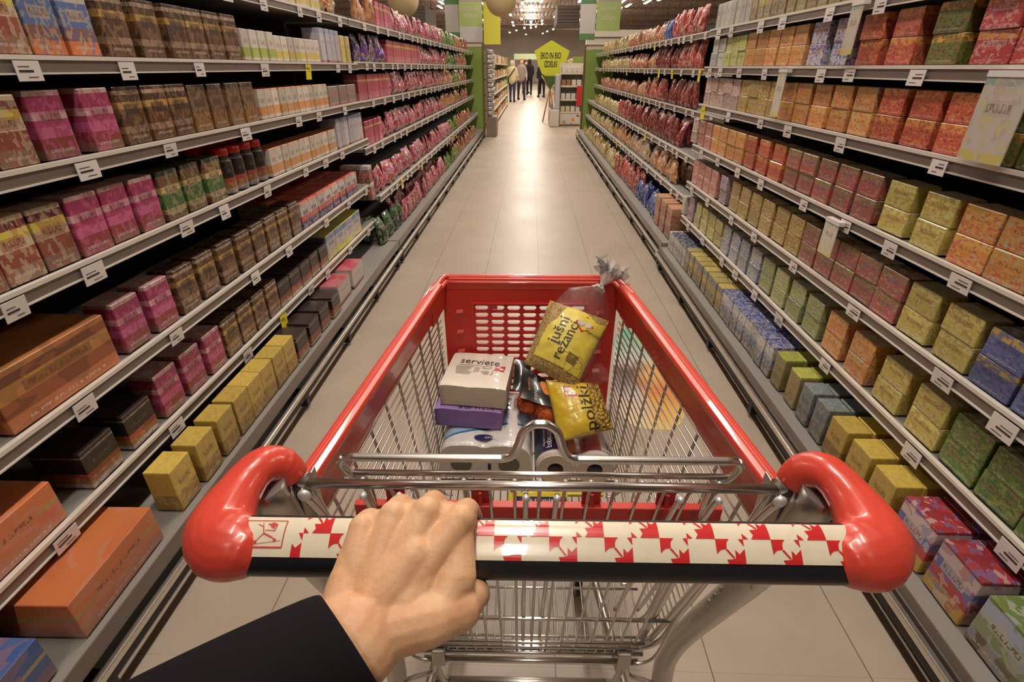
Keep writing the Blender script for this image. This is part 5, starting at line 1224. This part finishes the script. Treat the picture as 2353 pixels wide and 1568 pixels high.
mb.add([(x, y, z) for z in (0, .0012) for x, y in P], [tuple(range(n, 2 * n)), tuple(reversed(range(n)))] + [(k, (k+1)%n, n+(k+1)%n, n+k) for k in range(n)])
o = mb.build('floor_sticker', stk); o.location = (.63, 2.30, .0002); o.rotation_euler = (0, 0, R(-8)); tag(o, 'coloured fruit sticker on the floor tiles right of the trolley', 'floor sticker')

# ---------------------------------------------------------------- far end of the aisle
green_p = mat('green_panel', C(132, 158, 70), .6); noisy(green_p, C(138, 164, 76), 3, .08)
wood = mat('brown_wood_edge', C(112, 84, 58), .6); noisy(wood, C(120, 92, 64), 14, .25)
creamp = mat('cream_panel', C(206, 196, 168), .6)
for side, xa, xb, zt in ((-1, .985, 1.70, 1.86), (1, 1.125, 1.80, 1.81)):
    t = thing('end_panel', 'green gondola end panel with brown edge on the ' + ('left' if side < 0 else 'right') + ' at the aisle end', 'end panel', (side * (xa + xb) / 2, 12.32, 0)); cx0 = side * (xa + xb) / 2
    def bb(mb, x0, y0, z0, x1, y1, z1): a, b = sorted((side * x0 - cx0, side * x1 - cx0)); mb.box((a, y0, z0), (b, y1, z1)); return mb
    bb(MB(), xa + .03, -.02, 0, xb, .02, zt - .09).build('green_board', green_p, t)
    bb(MB(), xa, -.035, 0, xa + .035, .05, zt).build('wood_edge', wood, t, bevel=.004)
    bb(MB(), xa + .035, -.03, zt - .08, xb, .03, zt - .02).build('top_strip', creamp, t)
    bb(MB(), xa + .035, -.035, zt - .02, xb, .04, zt).build('top_edge', wood, t)

# silver hanging display behind the left panel
silver = mat('silver_foil', (.62, .58, .56), .3, .8); bump(silver, noisen(silver, coords(silver), 20, 3), .8, .02)
grey_card = mat('grey_card', C(140, 126, 116), .6)
t = thing('hook_display', 'grey hook display hung with silver packets beside the left green panel', 'display stand', (-.865, 12.72, 0))
MB().box((-.11, -.28, 0), (.12, .28, .42)).build('plinth', grey_card, t, bevel=.01)
MB().box((-.11, -.26, .42), (-.06, .26, 1.76)).build('back_board', grey_card, t)
rnd = random.Random(4)
for k in range(14):
    for q in range(3):
        p = MB(); z = .46 + k * .092; y = -.2 + q * .19; p.box((-.06, y - .07, z), (.02 + rnd.random() * .06, y + .07, z + .078)); p.build('silver_packet', silver, t, bevel=.012)

# simple far gondolas with boxed goods
fcols = [('white', C(212, 204, 196)), ('cream', C(206, 190, 150)), ('yellow', C(214, 196, 90)), ('pale green', C(160, 176, 120)), ('orange', C(206, 140, 80)), ('grey', C(150, 140, 132)), ('brown', C(150, 104, 64)), ('red', C(186, 60, 50))]
fm_ = {n_: mat('far_print_' + n_.replace(' ', '_'), c_, .5) for n_, c_ in fcols}
fmesh = {}
def far_gondola(name, label, x, side, y0, y1, zs, seed, where, deep=.45, step=.3):
    t = thing('far_shelving', label, 'shelving', (x, (y0 + y1) / 2, 0)); rnd = random.Random(seed); oy = (y0 + y1) / 2
    a, b = sorted((side * .42, side * .46)); MB().box((a, y0 - oy, 0), (b, y1 - oy, zs[-1] + .25)).build('back_panel', creamp, t)
    for z in zs:
        a, b = sorted((0, side * deep)); MB().box((a, y0 - oy, z - .03), (b, y1 - oy, z)).build('shelf', railbright, t)
        y = y0 + .2
        while y < y1 - .25:
            n_, c_ = fcols[rnd.randrange(len(fcols))]; h = .14 + rnd.random() * .08; k = (n_, round(h, 2)); 
            if k not in fmesh: fmesh[k] = box_mesh(.24, .2, k[1], fm_[n_], .008)
            o = link('far_carton', fmesh[k]); o.location = (x + side * .13, y + .05, z + .0005); tag(o, '%s carton %s' % (n_, where), 'carton', '%s cartons %s' % (n_, where)); y += step
    for yy in (y0, y1 - .03):
        a, b = sorted((0, side * deep)); MB().box((a, yy - oy, 0), (b, yy + .03 - oy, zs[-1] + .25)).build('side_panel', green_p, t)
far_gondola('a', 'low far gondola beyond the silver display on the left', -.90, -1, 14.2, 23, [.12, .45, .8, 1.15, 1.5], 3, 'on the far left gondola beyond the silver display')
far_gondola('b', 'far gondola beyond the pentagon sign on the right', 1.35, 1, 18.5, 34, [.12, .45, .8, 1.15, 1.45], 5, 'on the far right gondola beyond the sign')

# white shelf rack right, with red card
t = thing('white_rack', 'white open rack with fruit picture plinth by the right green panel', 'rack', (1.09, 15.2, 0))
wpl = mat('white_rack_paint', C(212, 204, 190), .5)
MB().box((-.28, -.2, .04), (.3, .24, .30)).build('plinth', wpl, t, bevel=.01)
for z in (.31, .62, .94, 1.24): MB().box((-.28, -.2, z), (.3, .24, z + .045)).build('shelf', wpl, t)
MB().box((-.30, .2, .04), (.32, .24, 1.5)).build('back', wpl, t)
for x in (-.30, .30): MB().box((x, -.16, .04), (x + .02, .24, 1.5)).build('side', wpl, t)
picm = mat('fruit_picture', C(206, 196, 186), .5); _c = coords(picm); _v = N(picm, 'ShaderNodeTexVoronoi'); _v.inputs['Scale'].default_value = 9; L(picm, _c, _v.inputs['Vector'])
_sp = N(picm, 'ShaderNodeSeparateXYZ'); L(picm, _v.outputs['Color'], _sp.inputs[0])
L(picm, mixc(picm, mathn(picm, 'MULTIPLY', mathn(picm, 'LESS_THAN', _v.outputs['Distance'], .45), mathn(picm, 'GREATER_THAN', _sp.outputs[1], .35)), C(212, 202, 196), ramp(picm, _sp.outputs[0], [(0, C(206, 90, 60)), (.5, C(220, 140, 70)), (.75, C(90, 60, 90))])), bsdf(picm).inputs['Base Color'])
MB().box((-.27, -.206, .06), (.29, -.2, .28)).build('fruit_picture', picm, t)
for i, (z, c_) in enumerate(((.355, 'cream'), (.665, 'white'), (.985, 'brown'), (1.285, 'white'))):
    for k in range(4):
        o = link('rack_box', box_mesh(.2, .11, .13, fm_[c_ if k < 2 else 'white'], .006)); o.location = (.88 + k * .135, 15.12, z + .0005)
        q = (c_ if k < 2 else 'white'); tag(o, '%s box on the %s shelf of the white rack' % (q, ('lowest', 'second', 'third', 'top')[i]), 'box', '%s boxes on %s rack shelf' % (q, ('lowest', 'second', 'third', 'top')[i]))
o = MB().box((.14, -.24, .50), (.33, -.205, .97)).build('red_card', mat('red_card', C(200, 40, 36), .5), t, bevel=.006); tag(o, 'red card fixed to the rack front')
# clear bins of bags, left of the rack
t = thing('bulk_bin', 'pale slanted bin stand with shiny bags left of the white rack', 'bin stand', (.68, 14.9, 0))
MB().box((-.15, -.2, 0), (.10, .7, .42)).build('lower_bin', wpl, t, bevel=.02); MB().box((-.02, -.1, .42), (.10, .7, 1.25)).build('upper_bin', mat('clear_bin', C(190, 186, 196), .15, coat=.6), t, bevel=.03)
for k in range(6):
    o = link('shiny_bag', bag_mesh(.14, .09, .17, silver, 30 + k)); o.location = (.585, 14.78 + k * .13, .4205); tag(o, 'shiny silver bag lying on the lower bin of the slanted stand', 'bag', 'shiny bags on the bin stand')

# pentagon sign on a wooden easel
sign_y = mat('yellow_green_sign', C(206, 210, 52), .5); conem = mat('green_cone', C(80, 116, 62), .6); wood2 = mat('light_wood', C(186, 140, 90), .6)
t = thing('pentagon_sign', 'yellow-green pentagon sign lettered EKO IN BIO IZDELKI on a wooden easel', 'sign', (.57, 16.1, 0))
P = [(-.465, 1.80), (0, 2.055), (.505, 1.797), (.37, 1.45), (.27, 1.21), (.12, 1.15), (-.12, 1.16), (-.25, 1.25), (-.36, 1.5)]
n = len(P); mb = MB(); mb.add([(x, y, z) for y in (0, .02) for x, z in P], [tuple(range(n)), tuple(reversed(range(n, 2*n)))] + [((k+1)%n, k, n+k, n+(k+1)%n) for k in range(n)]); bd = mb.build('sign_board', sign_y, t)
mb = MB()
for body, zz, wd in (('EKO IN BIO', 1.615, .56), ('IZDELKI', 1.41, .36)):
    v, f = text_geo(body, .21, .004); w0 = max(p[0] for p in v); mb.add([(x * wd / w0 - wd / 2 - .01, -.003, zz + y) for x, y in v], f)
mb.build('sign_lettering', ink, bd)
mb = MB(); mb.lathe([(.19, 1.19), (.10, .98), (.03, .86), (0, .85)], 14, (0, .03, 0)); mb.build('green_cone', conem, t)
for a, b in (((-.25, 0, 1.2), (-.02, 0, .88)), ((.27, 0, 1.2), (0, 0, .88)), ((0, .02, .92), (-.19, -.03, .0)), ((0, .02, .92), (.16, -.03, .0)), ((0, .03, 1.1), (0, .35, 0))):
    MB().tube([a, b], .02, 6).build('easel_leg', wood2, t)

# hanging banners, lanterns, boards
def banner(name, label, x0, x1, y, blocks, txt=None, group=None):
    t = thing('hanging_banner', label, 'banner', ((x0 + x1) / 2, y, blocks[-1][0]))
    z0 = blocks[-1][0]; mb = MB(); mats = []
    for i, (za, zb_, c_) in enumerate(blocks):
        m = bpy.data.materials.get('banner_%d_%d_%d' % c_) or mat('banner_%d_%d_%d' % c_, C(*c_), .6); mats.append(m)
        mb.box((-(x1-x0)/2, -.01, za - z0), ((x1-x0)/2, .01, zb_ - z0), i)
    mb.build('banner_cloth', mats, t)
    if txt:
        mb = MB()
        for (b, zz, wd, h) in txt:
            v, f = text_geo(b, h, 0); w0 = max(p[0] for p in v); mb.add([(x * wd / w0 - wd / 2, -.012, zz - z0 + y_) for x, y_ in v], f)
        mb.build('banner_lettering', logow, t)
    for sx in (-1, 1): MB().tube([(sx * (x1-x0) * .4, 0, blocks[0][1] - z0 - .01), (sx * (x1-x0) * .4, 0, 5.2 - z0)], .004, 4).build('cord', steel, t)
WHb, LGb, DGb, GYb, YGb = (206, 200, 200), (174, 196, 120), (96, 140, 88), (176, 168, 160), (196, 196, 66)
banner('a', 'white and dark green banner, outer one at the left aisle end', -1.86, -1.55, 13, [(2.59, 3.3, DGb), (2.08, 2.59, WHb), (1.9, 2.08, DGb)])
banner('b', 'pale green lettered banner, inner one at the left aisle end', -1.54, -1.05, 12.9, [(2.62, 3.3, GYb), (2.18, 2.62, LGb), (1.885, 2.18, WHb)], [('EKO IN BIO', 2.47, .36, .11), ('IZDELKI', 2.34, .3, .11)])
banner('c', 'white and dark green banner, inner one at the right aisle end', 1.06, 1.39, 13, [(2.59, 3.3, DGb), (2.05, 2.59, WHb), (1.93, 2.05, DGb)])
banner('d', 'pale green lettered banner, outer one at the right aisle end', 1.40, 1.90, 12.9, [(2.62, 3.3, GYb), (2.09, 2.62, LGb)], [('EKO IN BIO', 2.47, .36, .11), ('IZDELKI', 2.30, .3, .11)])
banner('e', 'yellow-green banner hanging beyond the left aisle end', -1.58, -1.02, 20, [(2.09, 3.3, YGb)], None)
paper = mat('paper_lantern', C(206, 186, 140), .8)
for x, lab in ((-2.53, 'round beige paper lantern above the far left shelves'), (-.60, 'round beige paper lantern hanging over the aisle end')):
    t = thing('paper_lantern', lab, 'lantern', (x, 12, 2.28))
    mb = MB(); mb.ball((0, 0, .3), .30, 0, 28, 18, sz=.98); mb.build('lantern_shade', paper, t); MB().tube([(0, 0, .6), (0, 0, 2.92)], .005, 5).build('cord', steel, t)
t = thing('fridge_header', 'long white header board beyond the right shelving', 'header board', (2.9, 17, 1.98))
MB().box((-1.3, 0, 0), (1.3, .3, .15)).build('lower_board', wpl, t); MB().box((-1.35, -.05, .19), (1.35, .3, .36)).build('upper_board', wpl, t)
for x in (-1.2, 1.2): MB().box((x - .04, .1, -1.98), (x + .04, .2, .0)).build('post', wpl, t)
leafm = mat('leaf_green', C(96, 136, 96), .6)
t = thing('potted_plant', 'green leafy plant standing on the right board end', 'plant', (1.70, 17.1, 2.34))
MB().lathe([(0, 0), (.06, 0), (.08, .1), (.07, .1), (0, .09)], 12).build('pot', wpl, t)
mb = MB(); rnd = random.Random(9)
for k in range(34):
    a, e_, l_ = rnd.random() * 6.28, .3 + rnd.random() * 1.1, .14 + rnd.random() * .14
    d = Vector((math.cos(a) * math.cos(e_), math.sin(a) * math.cos(e_), math.sin(e_))); sd = d.cross(Vector((0, 0, 1))).normalized() * .03; o0 = Vector((0, 0, .08))
    mb.add([o0, o0 + d * l_ * .5 + sd, o0 + d * l_ - Vector((0, 0, .03)), o0 + d * l_ * .5 - sd], [(0, 1, 2, 3)])
mb.build('foliage', leafm, t)
t = thing('far_header', 'pale green lit header over the far checkout zone', 'header sign', (-.3, 46, 1.95)); MB().box((-1.0, 0, 0), (1.0, .1, .40)).build('header_board', mat('pale_green_header', C(190, 206, 160), .5), t)
for x in (-.95, .95): MB().box((x - .03, .02, -1.95), (x + .03, .08, 0)).build('post', wpl, t)
# extra bare lamps in the distance
rnd = random.Random(23)
for i in range(28):
    x = rnd.uniform(.35, 2.6) * (-1) ** i; y = 30.4 + i * 1.53
    if i >= 20: x, y = ((5.5, 29.5), (5.9, 31.2), (5.2, 32.8), (5.0, 34.5), (6.3, 29.8), (-5.0, 33.2), (.5, 30.5), (-.45, 31.5))[i - 20]
    t = thing('distant_lamp', 'small bright tube lamp under the distant ceiling', 'lamp', (x, y, LAMP_Z), 0, 'small distant lamps'); link('lamp_housing', hme, t); link('lamp_tube', tme, t)

# shoppers in the distance
mm = lambda n_, c_: mat(n_, C(*c_), .9)
bag_dark = mm('dark_strap', (40, 34, 36))
def shopper(label, x, y, h, coat, legs, hair, rz, stride=.10, arm=.0, extra=None):
    t = thing('person', label, 'person', (x, y, 0), rz); k = h / 1.72
    S = lambda *p: Vector(p) * k
    body = MB(); body.capsule(S(0, 0, 1.0), S(0, 0, 1.38), .12*k, .15*k); body.ball(S(0, -.01, 1.60), .095*k, seg=16, rings=12, sz=1.18); body.capsule(S(0, 0, 1.40), S(0, 0, 1.55), .05*k, .045*k)
    body.ball(S(0, -.105, 1.585), .016*k); [body.ball(S(q * .095, 0, 1.59), .02*k, sx=.5) for q in (-1, 1)]
    for q in (-1, 1):
        body.capsule(S(q*.17, 0, 1.38), S(q*.22, -.02 - arm, 1.12), .045*k, .038*k); body.capsule(S(q*.22, -.02 - arm, 1.12), S(q*.20, -.12 - arm * 2, .92), .036*k, .028*k); body.capsule(S(q*.20, -.12 - arm*2, .92), S(q*.195, -.15 - arm*2, .84), .033*k, .02*k)
        body.capsule(S(q*.09, 0, .95), S(q*.10, -q*stride, .50), .075*k, .055*k); body.capsule(S(q*.10, -q*stride, .50), S(q*.10, -q*stride*1.2, .09), .05*k, .035*k); body.capsule(S(q*.10, -q*stride*1.2 + .03, .05), S(q*.10, -q*stride*1.2 - .14, .04), .04*k, .035*k)
    remesh(body.build('body', skin, t), .016, 4)
    c = MB(); c.capsule(S(0, 0, .92), S(0, 0, 1.36), .19*k, .185*k)
    for q in (-1, 1): c.capsule(S(q*.17, 0, 1.38), S(q*.225, -.02 - arm, 1.12), .068*k, .058*k); c.capsule(S(q*.225, -.02 - arm, 1.12), S(q*.20, -.11 - arm*2, .94), .056*k, .045*k)
    remesh(c.build('coat', coat, t), .02, 4)
    l = MB()
    for q in (-1, 1): l.capsule(S(q*.09, 0, .93), S(q*.10, -q*stride, .50), .10*k, .072*k); l.capsule(S(q*.10, -q*stride, .50), S(q*.10, -q*stride*1.2, .12), .07*k, .052*k)
    remesh(l.build('trousers', legs, t), .02, 4)
    for q in (-1, 1):
        sh = MB(); sh.capsule(S(q*.10, -q*stride*1.2 + .04, .05), S(q*.10, -q*stride*1.2 - .15, .045), .052*k, .045*k); sh.capsule(S(q*.10, -q*stride*1.2, .05), S(q*.10, -q*stride*1.2, .13), .05*k, .045*k); sh.build('shoe', bag_dark, t)
    hr = MB(); hr.ball(S(0, .022, 1.635), .105*k, sz=1.05); hr.ball(S(0, .05, 1.57), .08*k); hr.build('hair', hair, t)
    if extra: extra(t, S)
def strap(t, S): MB().tube([S(-.16, .16, 1.42), S(0, .215, 1.2), S(.18, .17, 1.0)], .02, 6).build('shoulder_strap', bag_dark, t); MB().box(S(.17, .02, .82), S(.27, .2, 1.04)).build('shoulder_bag', bag_dark, t, bevel=.02)
shopper('person in a beige coat and blue trousers with a dark shoulder bag, seen from behind', -.80, 25.7, 1.66, mm('beige_coat', (196, 180, 140)), mm('blue_trousers', (50, 52, 84)), mm('light_hair', (196, 180, 150)), R(170), .05, 0, strap)
shopper('person in a grey coat and dark trousers walking beside the beige coat', -.42, 27.6, 1.74, mm('grey_coat', (150, 138, 128)), mm('dark_trousers', (44, 38, 42)), mm('ginger_hair', (140, 90, 60)), R(15), .16, .05)
dk, dk2 = mm('black_coat', (26, 22, 24)), mm('black_trousers', (22, 20, 22))
shopper('person all in black standing in the far middle of the hall', -.05, 33.0, 1.80, dk, dk2, mm('dark_hair', (40, 28, 22)), R(190), .04)
shopper('person in black just left of the far middle of the hall', -.28, 35.0, 1.74, dk, dk2, bpy.data.materials['dark_hair'], R(40), .08)
def redbag(t, S): MB().box(S(-.42, -.1, .45), S(-.2, .1, .80)).build('red_basket', mat('red_basket', C(190, 40, 36), .5), t, bevel=.02)
shopper('person in dark clothes holding a red basket right of the far middle', .72, 34.0, 1.78, mm('charcoal_coat', (44, 36, 38)), dk2, bpy.data.materials['dark_hair'], R(175), .05, 0, redbag)
shopper('person in a dark coat behind the easel of the pentagon sign', .60, 30.0, 1.70, dk, dk2, bpy.data.materials['ginger_hair'], R(200), .1)
